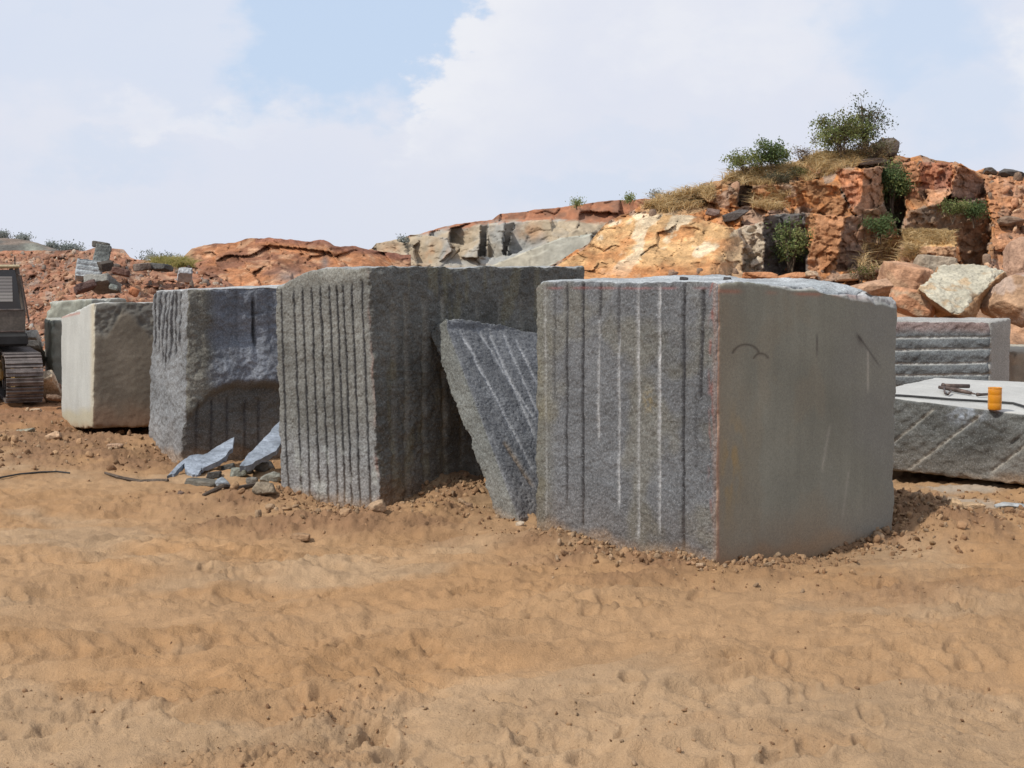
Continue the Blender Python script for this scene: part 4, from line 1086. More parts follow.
brock(1016, 300, 56, 46, 18.9, 1.0, (5, 20, 10), PK, 505, 'pinkish boulder touching the lower right of the large pale one', (.42, .32, .26))
brock(1038, 292, 60, 46, 19.4, 1.0, (0, -10, 0), (.36, .23, .17), 506, 'reddish boulder cut off by the right edge of the photo, beside the pinkish one', (.42, .33, .27))
brock(1022, 262, 30, 56, 21.5, .8, (10, 8, 0), (.36, .23, .16), 507, 'tall brown boulder standing at the right edge above the reddish boulder', None)
brock(948, 312, 30, 20, 19.6, .5, (0, 0, 0), (.25, .17, .12), 508, 'dark brown boulder in the shade under the large pale one', None)
# stones along the foot of the cliff
for i, (px, py, w_, h_, bs, lb) in enumerate(((790, 277, 30, 9, (.42, .21, .11), 'flat orange stone at the cliff foot, above the nearest block'), (812, 274, 12, 7, (.45, .34, .24), 'pale small stone under the leaning orange pillar'), (760, 276, 40, 9, (.42, .2, .1), 'long orange stone below the dark cliff recess'),
        (846, 278, 26, 8, (.38, .27, .19), 'pinkish stone in the shade at the cliff foot'), (736, 215, 26, 10, (.085, .075, .07), 'dark slab stone lying on the top of the pale orange slope'), (712, 212, 14, 8, (.17, .12, .1), 'small dark stone left of the dark slab stone on the slope'), (884, 148, 26, 18, (.12, .10, .085), 'dark rounded rock behind the bush at the cliff top'),
        (1012, 174, 24, 9, (.09, .085, .08), 'dark flat rock on the right-hand skyline'), (990, 171, 14, 7, (.11, .10, .09), 'small dark rock on the skyline next to the dark flat rock'), (868, 162, 40, 7, (.20, .16, .13), 'flat brown capping stone on top of the overhanging orange block'), (1002, 246, 20, 14, (.42, .22, .12), 'orange stone on the rubble right of the cliff shade'), (1010, 222, 30, 10, (.2, .14, .1), 'brown ledge stone on the rubble slope near the right edge'))):
    Yc = float(cliffY(np.array([float(px)]), np.array([float(py)]))[0]) - .25
    if i in (0, 1, 2, 3): Yc = float(cliffY(np.linspace(px - w_ / 2, px + w_ / 2, 7), np.full(7, float(py + 2))).min()) - .1
    brock(px, py, w_, h_, Yc, max(.3, w_ * Yc / F * .8), (0, (-14, 5, 4, -6, -20, 8, 0, 8, 5, -3, 10, 5)[i], 0), bs, 520 + i, lb, None, 'rock', 'rock', 12, .06, 'loose rocks on the cliff')
# square slabs dumped on the rubble heap
def slab(px, py, w_, h_, dep, Y, rot, colr, label, seed, stripes=0):
    c = P(px, py, Y); m = Y / F; hw, hh_, hd_ = w_ * m / 2, h_ * m / 2, dep / 2
    R = np.array(Euler([math.radians(q) for q in rot]).to_matrix())
    cs = lambda z: [c + R @ np.array(v) for v in ((-hw, -hd_, z), (hw, -hd_, z), (hw, hd_, z), (-hw, hd_, z))]
    def fn(f, a, bb, cc, Pp, px_, py_):
        d = rough(Pp, seed, .008, .008, .003); k = np.array(colr) * (1 + .5 * fbm(Pp * 3, 4, seed=seed))[:, None]
        if stripes and f == 'right':
            s_ = sst(.2, .6, np.sin(cc * stripes * 6.28)); d = d - .02 * s_; k = lerp(k, k * 1.4, s_[:, None])
        return d, k
    o = hexa('dumped_stone', cs(-hh_), cs(hh_), (28, 20, 28), fn, M['stone'], .008, .02, seed)
    return tag(o, label, 'slab', 'cut slabs dumped on the rubble heap')
slab(89, 271, 25, 19, .35, 31.0, (-22, 8, 12), (.30, .325, .335), 'light bluish slab with level drill lines on the rubble heap', 61, 3.5)
slab(102, 256, 15, 20, .4, 31.6, (-12, 12, 15), (.15, .16, .15), 'dark upright slab on the rubble heap beside the light bluish slab', 62)
slab(101, 245, 16, 6, .5, 32.2, (0, 10, 10), (.13, .125, .11), 'thin dark slab on the very top of the rubble heap', 63)
slab(106, 266, 13, 9, .3, 30.7, (10, -12, 30), (.07, .06, .05), 'black block at the foot of the dark upright slab', 64)
slab(103, 284, 27, 9, .6, 28.6, (-25, -5, -12), (.22, .22, .20), 'flat grey slab below the light bluish slab', 65)
slab(85, 287, 20, 8, .5, 28.3, (-10, -18, 25), (.13, .085, .075), 'dark brown slab leaning on the flat grey slab', 66)
slab(121, 272, 17, 6, .4, 30.0, (-5, 12, 10), (.12, .07, .055), 'reddish dark slab right of the black block', 67)
slab(142, 267, 16, 7, .4, 30.8, (0, -6, 20), (.15, .12, .10), 'brownish slab near the dry yellow grass patch', 68)
slab(161, 267.5, 18, 6, .5, 31.0, (-8, 2, -10), (.10, .10, .095), 'dark flat slab with a pale top, rightmost of the heap', 69)
slab(185, 275, 14, 7, .4, 29.0, (-30, 5, 15), (.36, .37, .38), 'whitish slab behind the block with the bluish hollow', 70)
slab(114, 288, 8, 6, .3, 28.4, (-10, 15, 5), (.20, .22, .2), 'small greenish slab right of the flat grey slab', 71)
slab(134, 292, 9, 8, .3, 28.0, (0, 25, 10), (.38, .16, .08), 'bright orange lump on the heap above the white faced block', 72)
slab(34, 341, 12, 9, .5, 22.5, (-30, 0, 5), (.42, .40, .36), 'pale slab on the ground behind the excavator', 73)
slab(28, 352, 30, 8, .8, 21.5, (-25, 6, 8), (.42, .37, .30), 'cream slab lying flat behind the excavator track', 74)
slab(50, 388, 18, 9, .7, 19.6, (-35, -12, 10), (.44, .36, .26), 'cream slab on the soil left of the white faced block', 75)
slab(55, 398, 16, 5, .3, 19.0, (-10, 8, 5), (.15, .10, .07), 'dark plank like slab in front of the cream one', 76)
# ------------------------------------------------------------------ vegetation
def leaves_mesh(name, centers, n, spread, size, cols, rng, mat, parent, up=.25, aspect=2.0):
    """n pointed leaf faces round each centre"""
    k = len(centers) * n
    c = np.repeat(np.asarray(centers), n, 0) + rng.normal(size=(k, 3)) * np.asarray(spread)
    d = rng.normal(size=(k, 3)); d[:, 2] += up; d /= np.linalg.norm(d, axis=1)[:, None]
    e = np.cross(d, rng.normal(size=(k, 3))); e /= np.linalg.norm(e, axis=1)[:, None]
    s = size * rng.uniform(.6, 1.3, (k, 1))
    v = np.stack([c - d * s * .1, c + d * s * .5 + e * s * .5 / aspect, c + d * s, c + d * s * .5 - e * s * .5 / aspect], 1).reshape(-1, 3)
    f = np.arange(4 * k).reshape(-1, 4)
    cc = np.asarray(cols)[rng.integers(0, len(cols), len(centers))]; cc = np.repeat(cc, n, 0) * rng.uniform(.7, 1.3, (k, 1))
    return mesh(name, v, f, mat, parent, np.repeat(cc, 4, 0), False)

GREEN = [(.23, .26, .09), (.19, .23, .085), (.29, .31, .12), (.16, .20, .075)]
DGREEN = [(.10, .15, .055), (.08, .125, .05), (.13, .175, .065)]
YGREEN = [(.13, .14, .045), (.10, .12, .04), (.16, .15, .06)]
DRY = [(.20, .145, .08), (.16, .12, .07), (.24, .18, .1)]
FARG = [(.27, .30, .29), (.24, .28, .26)]  # pale blue-grey leaves: distance haze put into the colour

def shrub(name, px, py, w_, h_, Y, label, cat='shrub', group=None, cols=GREEN, ncl=40, nl=26, size=.09, twigs=9, seed=0, lean=0, hollow=.35, spread=.07, stems=3, cover=True):
    """px,py = foot of the plant in the photo; w_,h_ = its size there in pixels"""
    r = np.random.default_rng(900 + seed); m = Y / F
    W = w_ * m / 2; H = h_ * m
    root = empty(name, tuple(P(px, py, Y)))
    tag(root, label, cat, group)
    mb = MB(); tips = []
    for s_ in range(stems):
        a = r.uniform(0, 6.28); b0 = Vector((r.uniform(-.08, .08) * W, r.uniform(-.08, .08) * W, -.15))
        top = Vector((math.cos(a) * W * .35 + lean * W, math.sin(a) * W * .3, H * r.uniform(.55, .8)))
        mid = (b0 + top) * .5 + Vector((r.uniform(-.1, .1) * W, r.uniform(-.1, .1) * W, 0))
        r0 = max(.012, H * .022)
        mb.tube([b0, mid, top], [r0, r0 * .7, r0 * .3], 6)
        for t_ in range(twigs):
            q = r.uniform(.25, 1); st = b0.lerp(mid, q * 2) if q < .5 else mid.lerp(top, q * 2 - 1)
            th = r.uniform(0, 6.28); ph = r.uniform(-.1, 1.0)
            ln = r.uniform(.45, 1)
            en = Vector((lean * W + math.cos(th) * math.cos(ph) * W * ln, math.sin(th) * math.cos(ph) * W * ln, H * .5 + math.sin(ph) * H * .5 * ln + r.uniform(-.25, .1) * H))
            mb.tube([st, st.lerp(en, .5) + Vector((0, 0, .06 * H)), en], [r0 * .45, r0 * .3, r0 * .12], 4)
            tips.append(en); tips.append(st.lerp(en, .7))
    mb.build('trunk' if cat == 'tree' else 'stem', M['bark'], root)
    ncl = int(ncl * 1.35); size *= .82
    if ncl:
        tp = np.array([t[:] for t in tips]); ix = r.integers(0, len(tp), ncl)
        c = tp[ix] + r.normal(size=(ncl, 3)) * np.array([W * .16, W * .16, H * .08])
        leaves_mesh('crown' if cat == 'tree' else 'foliage', c, nl, (spread, spread, spread * .8), size, cols, r, M['leaf'], root)
    return root
def cY(px, py): return float(cliffY(np.array([float(px)]), np.array([float(py)]))[0])
SG = 'green shrubs on the cliff'
shrub('bush', 842, 156, 56, 44, cY(842, 158) - .2, 'broad dense green bush at the cliff top, left of the slender tree', 'bush', SG, GREEN + YGREEN, 120, 28, .08, 14, 1, 0, spread=.085, stems=4)
shrub('slender_tree', 866, 158, 46, 66, cY(866, 158) + .2, 'slender sparse tree on the cliff top, the tallest plant on the skyline', 'tree', None, [(.085, .105, .055), (.10, .12, .06), (.07, .09, .045)], 80, 14, .075, 16, 2, .05, spread=.08, stems=3)
shrub('dry_scrub', 872, 160, 48, 22, cY(872, 160) - .35, 'brownish dry scrub below the slender tree', 'scrub', None, DRY + [(.12, .12, .06)], 60, 24, .06, 12, 3, 0, stems=5, spread=.06)
shrub('bush', 772, 171, 36, 30, cY(772, 172) - .2, 'round dark green bush on the ridge left of the cliff top', 'bush', SG, DGREEN + GREEN[:2], 65, 30, .075, 10, 4, 0, spread=.07)
shrub('bush', 746, 172, 40, 22, cY(746, 173) - .2, 'low yellowish green bush joining the round dark one on its left', 'bush', SG, GREEN + YGREEN, 60, 22, .07, 9, 5, -.1, spread=.06)
shrub('bare_bush', 802, 166, 34, 24, cY(802, 167) - .1, 'nearly leafless twiggy bush between the round bush and the broad bush', 'bush', None, DRY + GREEN[:1], 14, 10, .05, 16, 6, 0, stems=4)
shrub('low_shrub', 778, 184, 34, 13, cY(778, 184) - .25, 'low grey brown shrub on the ledge under the round dark bush', 'shrub', SG, [(.12, .11, .07), (.09, .09, .05)], 34, 22, .06, 8, 7, 0, stems=4, spread=.06)
shrub('low_shrub', 798, 178, 16, 12, cY(798, 178) - .25, 'small bright green shrub right of the round dark bush', 'shrub', SG, YGREEN, 18, 20, .06, 6, 8, 0, spread=.05)
shrub('gully_shrub', 892, 208, 30, 46, cY(892, 205) - .55, 'dark green shrub filling the gully beside the overhanging orange block', 'shrub', SG, DGREEN + GREEN[:1], 90, 28, .08, 12, 9, 0, spread=.09, stems=4)
shrub('gully_shrub', 880, 238, 30, 26, cY(880, 236) - .5, 'dark shrub in the shade at the gully bottom', 'shrub', SG, DGREEN, 40, 24, .075, 9, 10, 0, spread=.08, stems=4)
shrub('cliff_plant', 790, 274, 42, 58, cY(788, 262) - .6, 'leafy plant growing up in front of the dark cliff recess', 'plant', SG, GREEN + DGREEN, 75, 22, .085, 14, 11, .05, spread=.085, stems=5)
shrub('cliff_plant', 953, 218, 30, 18, cY(953, 217) - .5, 'bright green plant on the ledge under the dark red rock', 'plant', SG, GREEN + YGREEN, 40, 22, .07, 9, 12, 0, spread=.06, stems=4)
shrub('cliff_plant', 974, 222, 24, 22, cY(974, 221) - .5, 'darker green plant right of the bright one under the dark red rock', 'plant', SG, DGREEN, 40, 20, .075, 9, 13, 0, spread=.07, stems=4)
shrub('weed', 862, 279, 30, 16, cY(862, 276) - .8, 'yellow green weeds at the foot of the shaded cliff', 'weed', None, YGREEN + DRY, 26, 18, .06, 8, 14, 0, spread=.06, stems=5)
for i, (px, py, w_, h_, Y, lb) in enumerate(((577, 206, 10, 7, 58, 'tiny green shrub on the skyline above the grey quarry face'), (630, 201, 10, 5, 58, 'tiny shrub on the skyline where the quarry face meets the cliff'), (657, 199, 11, 7, 50, 'small bluish shrub on the skyline left of the straw grass'), (521, 240, 6, 9, 62, 'tiny pale plant on the slope of the grey quarry face'), (403, 243, 7, 5, 58, 'tiny tuft on the skyline at the left end of the grey quarry face'),
        (151, 264, 24, 12, 46, 'grey green shrub on the skyline in front of the orange knoll'), (168, 264, 18, 10, 48, 'second grey green shrub, next to the orange knoll'))):
    shrub('skyline_shrub', px, py, w_, h_, Y, lb, 'shrub', 'small shrubs on the skyline', FARG if i not in (0, 1) else GREEN, 22, 14, .09, 5, 20 + i, 0, spread=.1, stems=3)
for i, (px, py, w_, h_, Y, lb) in enumerate(((3, 241, 10, 9, 120, 'faint far tree over the dark hill, leftmost'), (23, 243, 14, 8, 120, 'faint far tree over the middle of the dark hill'), (66, 254, 12, 9, 110, 'faint far tree at the right foot of the dark hill'), (76, 254, 16, 8, 110, 'faint far tree just left of the thin slab on the heap'), (53, 252, 9, 8, 110, 'faint far tree on the falling edge of the dark hill'))):
    shrub('far_tree', px, py, w_, h_, Y, lb, 'tree', 'faint trees far off on the left', FARG, 34, 16, .2, 6, 40 + i, 0, spread=.22, stems=2)

# dry grass on the cliff: uncountable
def grass(name, patches, n, cols, seed, lmin, lmax, label=None):
    r = np.random.default_rng(seed); V = []; Cc = []
    for poly, dens in patches:
        xs = [q[0] for q in poly]; ys_ = [q[1] for q in poly]
        px = r.uniform(min(xs), max(xs), int(n * dens * 2)); py = r.uniform(min(ys_), max(ys_), len(px))
        m = inpoly(px, py, poly) & (pn(p3(px * .09, py * .15), 6) > -.22); px, py = px[m], py[m]
        b = P(px, py, cliffY(px, py) + .02); k = len(px)
        L_ = r.uniform(lmin, lmax, (k, 1)) * (.55 if poly[0][0] == 902 else 1); d = r.normal(size=(k, 3)) * .42; d[:, 2] = 1; d /= np.linalg.norm(d, axis=1)[:, None]
        d2 = d.copy(); d2[:, :2] *= 2.2; d2[:, 2] *= .75
        sd_ = np.cross(d, r.normal(size=(k, 3))); sd_ /= np.linalg.norm(sd_, axis=1)[:, None]; wd = .009
        V.append(np.stack([b - sd_ * wd, b + sd_ * wd, b + d * L_ * .55 + sd_ * wd * .8, b + d * L_ * .55 - sd_ * wd * .8, b + d2 * L_, b + d2 * L_ + sd_ * .002], 1))
        cc = np.array(cols)[r.integers(0, len(cols), k)] * r.uniform(.75, 1.25, (k, 1)); Cc.append(np.repeat(cc, 6, 0))
    V = np.concatenate(V); k = len(V); base_ = np.arange(k)[:, None] * 6
    Fq = np.concatenate([base_ + np.array([[0, 1, 2, 3]]), base_ + np.array([[3, 2, 5, 4]])])
    o = mesh(name, V.reshape(-1, 3), Fq, M['straw'], None, np.concatenate(Cc), False)
    return tag(o, label, 'grass', None, 'stuff')
SC = [(.62, .47, .25), (.55, .40, .19), (.66, .53, .31), (.5, .37, .2)]
grass('dry_grass', [([(640, 208), (660, 199), (690, 192), (712, 186), (716, 200), (700, 209), (664, 214)], 1.2), ([(722, 180), (745, 172), (798, 166), (802, 178), (770, 186), (730, 186)], 1.3),
    ([(800, 164), (815, 156), (850, 154), (866, 158), (840, 172), (806, 184)], 1.1), ([(752, 198), (775, 192), (792, 196), (790, 212), (752, 210)], .5), ([(902, 231), (955, 233), (948, 245), (904, 247)], .8),
    ([(846, 158), (880, 156), (884, 166), (850, 168)], .5), ([(862, 246), (890, 240), (905, 262), (880, 276), (856, 272)], .4), ([(905, 250), (918, 250), (920, 262), (905, 262)], .3)], 1900, SC, 77, .12, .34, 'straw coloured dry grass tufts growing over the red cliff')
def hYs(px, py): return hY(np.atleast_1d(px).astype(float), np.atleast_1d(py).astype(float))
_c = cliffY; cliffY = lambda a, b_: hYs(a, b_)
grass('yellow_grass', [([(152, 262), (186, 261), (196, 268), (150, 270)], 1)], 900, [(.34, .31, .10), (.42, .34, .14), (.28, .27, .09)], 78, .1, .28, 'yellow green dry grass on the crest of the rubble heap')
cliffY = _c

# ------------------------------------------------------------------ small stones
r = np.random.default_rng(55)
ico = []
for sd_ in range(6):
    v, f = rock_mesh(700 + sd_, planes=5, res=3 if sd_ < 0 else 2, rough_=.10); v = v * np.array([1, .85, .7]); ico.append((v, f))
def scatter(name, pts, sizes, cols, mat, label, cat='gravel'):
    V = []; Fs = []; Cc = []; nb = 0
    for p, s, c in zip(pts, sizes, cols):
        v, f = ico[r.integers(0, 6)]
        R = np.array(Euler(r.uniform(0, 6.28, 3)).to_matrix())
        w_ = (v * np.array([1, r.uniform(.6, 1), r.uniform(.45, .8)])) @ R.T * s + p
        w_ = w_ + s * .0
        V.append(w_); Fs.append(f + nb); nb += len(v); Cc.append(np.tile(c, (len(v), 1)))
    o = mesh(name, np.concatenate(V), np.concatenate(Fs), M[mat], None, np.concatenate(Cc), False)
    return tag(o, label, cat, None, 'stuff')
pts = []; siz = []; cl = []
for mx, my, rx, ry, h, rot, cd in MOUNDS:
    for _ in range(int(85 * cd)):
        a, b_ = r.normal(size=2) * .62; pts.append((mx + (a * rx * math.cos(rot) - b_ * ry * math.sin(rot)), my + (a * rx * math.sin(rot) + b_ * ry * math.cos(rot)))); siz.append(min(.004 + r.exponential(.007), .035))
for mx, my, rx, ry, cd in CLODS:
    for _ in range(int(110 * cd)):
        a, b_ = r.normal(size=2) * .6; pts.append((mx + a * rx, my + b_ * ry)); siz.append(min(.002 + r.exponential(.004), .016))
# crumbled soil banked along the feet of the blocks
for (xa, ya), (xb, yb), n_, wd_ in (((281, 493), (378, 506), 260, .16), ((380, 506), (505, 486), 260, .2), ((540, 527), (714, 565), 420, .13), ((718, 565), (895, 533), 420, .13), ((880, 536), (940, 500), 330, .22), ((150, 446), (182, 459), 60, .1), ((60, 424), (92, 433), 60, .12), ((430, 500), (520, 520), 150, .25)):
    for _ in range(n_):
        t_ = r.random(); q = G(lerp(xa, xb, t_), lerp(ya, yb, t_)); a, b_ = r.normal(size=2) * wd_
        pts.append((q[0] + a, q[1] - abs(b_) * .9)); siz.append(min(.004 + r.exponential(.008), .032))
for (cx_, cy_, ax_, ay_, n_) in ((310, 508, .75, .25, 110), (240, 492, .6, .25, 60), (400, 505, .4, .2, 45), (465, 498, .35, .3, 60), (905, 520, .3, .4, 120), (860, 537, .5, .15, 60), (960, 525, .45, .3, 60), (640, 556, .6, .12, 60), (60, 440, 1.6, .9, 120), (130, 452, .9, .5, 50)):
    q0_ = G(cx_, cy_)
    for _ in range(int(n_ * .7)):
        a, b_ = r.normal(size=2) * .7; pts.append((q0_[0] + a * ax_, q0_[1] + b_ * ay_)); siz.append(min(.007 + r.exponential(.011), .05))
for _ in range(600):
    q = G(r.uniform(-80, 1100), r.uniform(500, 800)); pts.append((q[0], q[1])); siz.append(min(.0015 + r.exponential(.0022), .010))
for _ in range(500):
    q = G(r.uniform(890, 1100), r.uniform(484, 530)); pts.append((q[0], q[1])); siz.append(min(.006 + r.exponential(.009), .04))
for _ in range(420):
    q = G(r.uniform(-60, 150), r.uniform(400, 470)); pts.append((q[0], q[1])); siz.append(min(.006 + r.exponential(.012), .06))
pts = np.array(pts); hz_ = ground_h(pts[:, 0], pts[:, 1])[0]
P3 = np.column_stack([pts, hz_ + np.array(siz) * .25])
pal = np.array([(.31, .19, .105), (.26, .155, .085), (.32, .205, .115), (.23, .135, .075), (.29, .20, .125)])
cl = pal[r.integers(0, 5, len(pts))] * r.uniform(.8, 1.2, (len(pts), 1))
scatter('gravel', P3, siz, cl, 'stone', 'loose brown gravel and clods on the sandy ground around the blocks')
# rubble on the heap
pts = []; siz = []
for _ in range(3600):
    px = r.uniform(-60, 240); py = r.uniform(252, 392)
    if px > 62 and py > 312: continue
    if py < np.interp(px, [q[0] for q in H_TOP], [q[1] for q in H_TOP]) + 2: continue
    Yh = float(hYs(px, py)[0]); pts.append(P(px, py, Yh)); siz.append(min(.015 + r.exponential(.030), .15))
cl = np.array([(.30, .15, .09), (.36, .21, .13), (.24, .13, .085), (.38, .30, .23), (.2, .16, .13), (.27, .25, .23)])[r.choice(6, len(pts), p=[.3, .25, .2, .1, .1, .05])] * r.uniform(.8, 1.2, (len(pts), 1))
scatter('rubble', np.array(pts), siz, cl, 'stone', 'reddish rubble covering the heap behind the excavator', 'rubble')
pts = []; siz = []
for _ in range(700):
    px = r.uniform(640, 1060); py = r.uniform(160, 290)
    top = np.interp(px, [q[0] for q in CL_TOP], [q[1] for q in CL_TOP])
    if py < top + 3: continue
    if px < 985 and not (py < top + 14 or py > 268): continue
    pts.append(P(px, py, cY(px, py))); siz.append(min(.03 + r.exponential(.05), .22))
cl = np.array([(.40, .21, .12), (.46, .30, .19), (.28, .17, .11), (.2, .14, .1)])[r.integers(0, 4, len(pts))] * r.uniform(.8, 1.2, (len(pts), 1))
scatter('rubble', np.array(pts), siz, cl, 'stone', 'broken orange stones lying over the cliff and the slope at its right', 'rubble')

def gstone(px, py, w_, h_, base, seed, label, tint=None, group=None, rot=(0, 0, 0), cat='stone', name='stone', depth=None, planes=9, lift=0.35):
    q = G(px, py + h_ * .35, 0.0); m = q[1] / F
    dz_ = h_ * m
    z = gz(q[0], q[1])
    return rock(name, (q[0], q[1], z + dz_ * lift), (w_ * m * 1.15, depth or w_ * m * .8, dz_ * 1.2), rot, base, seed, label, cat, group, 4, tint, planes, .06)
SG2 = 'stones along the foot of the granite blocks'
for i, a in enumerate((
    (265, 493, 25, 11, (.23, .19, .14), 'long grey brown stone in front of the bluish shards', (0, 8, -10)), (379, 518, 18, 11, (.36, .25, .16), 'pale tan stone at the front corner of the tall grey block', (0, -12, 30)),
    (345, 519, 13, 8, (.34, .22, .13), 'tan clod left of the pale tan stone', (0, 0, 0)), (300, 528, 20, 8, (.30, .19, .11), 'flat brown clod on the sand below the tall grey block', (0, 5, 0)), (362, 505, 10, 8, (.34, .24, .15), 'small tan stone against the drill slots of the tall grey block', (10, 0, 0)),
    (402, 495, 10, 6, (.36, .26, .17), 'small pale stone at the shaded right face of the tall grey block', (0, 0, 0)), (411, 491, 12, 7, (.33, .22, .14), 'small tan stone right of the small pale one, by the shaded face', (0, 10, 0)), (520, 523, 8, 5, (.45, .37, .28), 'pale pebble under the foot of the leaning slab', (0, 0, 0)),
    (214, 471, 16, 8, (.07, .068, .065), 'black stone added as shade under the left-hand bluish shard', (0, 0, 0)), (229, 463, 15, 10, (.08, .08, .075), 'blackish stone added as shade behind the bluish shards against the block with the hollow', (0, -15, 0)), (247, 470, 14, 8, (.09, .09, .085), 'blackish flat stone added as shade between the two bluish shards', (0, 10, 0)), (268, 461, 16, 12, (.075, .072, .07), 'black stone added as shade under the right-hand bluish shard', (0, 12, 0)),  # blackish stones added to stand in for the shadow beneath the shards
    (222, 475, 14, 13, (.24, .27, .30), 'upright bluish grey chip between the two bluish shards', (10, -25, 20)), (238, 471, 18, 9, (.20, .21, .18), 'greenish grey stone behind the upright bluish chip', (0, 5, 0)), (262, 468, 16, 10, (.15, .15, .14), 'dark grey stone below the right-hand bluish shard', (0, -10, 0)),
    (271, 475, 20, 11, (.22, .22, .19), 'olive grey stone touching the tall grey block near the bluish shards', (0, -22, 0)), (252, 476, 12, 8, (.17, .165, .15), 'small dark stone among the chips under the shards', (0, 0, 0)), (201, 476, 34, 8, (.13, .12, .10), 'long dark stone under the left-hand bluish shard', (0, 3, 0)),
    (181, 494, 7, 5, (.14, .10, .08), 'little dark stone on the sand left of the stick', (0, 0, 0)), (956, 521, 14, 11, (.42, .29, .17), 'tan stone on the dirt right of the nearest block', (0, 20, 0)), (898, 489, 20, 8, (.36, .29, .22), 'pale stone in the gap under the white topped block', (0, 0, 0)), (913, 490, 15, 7, (.37, .30, .24), 'second pale stone in that gap, nearer the middle', (0, 8, 0)),
    (972, 522, 26, 6, (.40, .28, .17), 'flat tan clod right of the tan stone', (0, 0, 0)), (25, 437, 18, 8, (.26, .24, .18), 'greenish brown stone on the rough dirt in front of the excavator', (0, -8, 0)), (54, 444, 16, 9, (.40, .27, .17), 'tan stone on the rough dirt right of the greenish one', (0, -25, 0)), (115, 450, 16, 6, (.36, .24, .16), 'flat tan stone in front of the white faced block', (0, 0, 0)), (36, 412, 12, 6, (.42, .32, .22), 'pale stone just in front of the excavator track', (0, 0, 0)),
    (1012, 500, 34, 6, (.33, .34, .34), 'flat bluish grey stone at the right edge in front of the white topped block', (0, 2, 0)), (700, 566, 8, 5, (.40, .28, .18), 'small tan stone at the near corner of the nearest block', (0, 0, 0)), (930, 503, 10, 7, (.27, .18, .11), 'brown clod on the dark dirt pile by the nearest block', (0, 0, 0)), (640, 553, 9, 5, (.30, .19, .11), 'little brown clod at the drilled face of the nearest block', (0, 0, 0)),
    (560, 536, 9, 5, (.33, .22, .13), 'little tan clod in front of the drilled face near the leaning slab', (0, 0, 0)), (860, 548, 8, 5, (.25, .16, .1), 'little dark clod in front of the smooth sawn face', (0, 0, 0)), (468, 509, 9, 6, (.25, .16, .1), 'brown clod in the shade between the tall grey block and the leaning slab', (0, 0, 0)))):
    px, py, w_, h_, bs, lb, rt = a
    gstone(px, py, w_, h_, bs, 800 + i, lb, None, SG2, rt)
# chips of stone on the nearest block's top
for i, (px, py, w_, h_, Y, lb) in enumerate(((684, 278, 11, 4, 9.35, 'dark stone chip on the top of the nearest block, left of the other'), (727, 277, 10, 4, 9.5, 'dark stone chip on the top of the nearest block, near its front corner'))):
    c = P(px, py, Y); rock('stone_chip', (c[0], c[1], 1.705), (w_ * Y / F, .06, .03), (0, 5, 10 * i), (.06, .055, .055), 850 + i, lb, 'stone chip', 'stone chips on the nearest block', 3, None, 8)

# ------------------------------------------------------------------ bluish broken shards
def shard(name, poly, Yf, thick, base, label, seed):
    import bmesh
    out = []
    n = len(poly)
    for k in range(n):
        a, b_ = poly[k], poly[(k + 1) % n]
        for t_ in np.linspace(0, 1, 5)[:-1]:
            out.append((lerp(a[0], b_[0], t_) + r.normal() * .35, lerp(a[1], b_[1], t_) + r.normal() * .35))
    top = np.array([P(x, y, Yf(x, y)) for x, y in out])
    bm = bmesh.new(); tv = [bm.verts.new(q) for q in top]; f = bm.faces.new(tv)
    f.normal_update()
    nn = np.array(f.normal); nn = nn if nn[2] > 0 else -nn
    g = bmesh.ops.extrude_face_region(bm, geom=[f]); ex = [e for e in g['geom'] if isinstance(e, bmesh.types.BMVert)]
    for v in ex: v.co -= Vector(nn * thick * (0.7 + .6 * random.random()))
    bmesh.ops.recalc_face_normals(bm, faces=bm.faces); bmesh.ops.triangulate(bm, faces=bm.faces)
    bmesh.ops.subdivide_edges(bm, edges=bm.edges, cuts=2, use_grid_fill=True)
    V = np.array([v.co[:] for v in bm.verts]); bm.verts.index_update(); Fc = [[v.index for v in f.verts] for f in bm.faces]; bm.free()
    V = V + nn[None] * (.010 * fbm(V * 6, 3, seed=seed) + .006 * fbm(V * 20, 2, seed=seed + 1))[:, None]
    c = np.array(base)[None] * (1 + .5 * fbm(V * 6, 3, seed=seed + 2))[:, None]
    return tag(mesh(name, V, Fc, M['stone'], None, c, False), label, 'stone shard', 'bluish stone shards')
shard('stone_shard', [(167, 476), (182, 460), (191, 455), (207, 453), (218, 446), (234, 437), (232, 448), (224, 458), (207, 466), (201, 468), (198, 474), (191, 474), (186, 470), (184, 463), (175, 473)], lambda x, y: 12.5 + (475 - y) * .030, .045, (.245, .28, .33), 'light bluish shard propped on the dirt, the left one of the pair', 31)
shard('stone_shard', [(240, 466), (249, 453), (262, 441), (272, 429), (280, 421), (284, 440), (276, 450), (262, 458), (250, 465)], lambda x, y: 12.3 + (466 - y) * .028, .045, (.245, .28, .33), 'light bluish shard leaning up beside the tall grey block, the right one of the pair', 33)

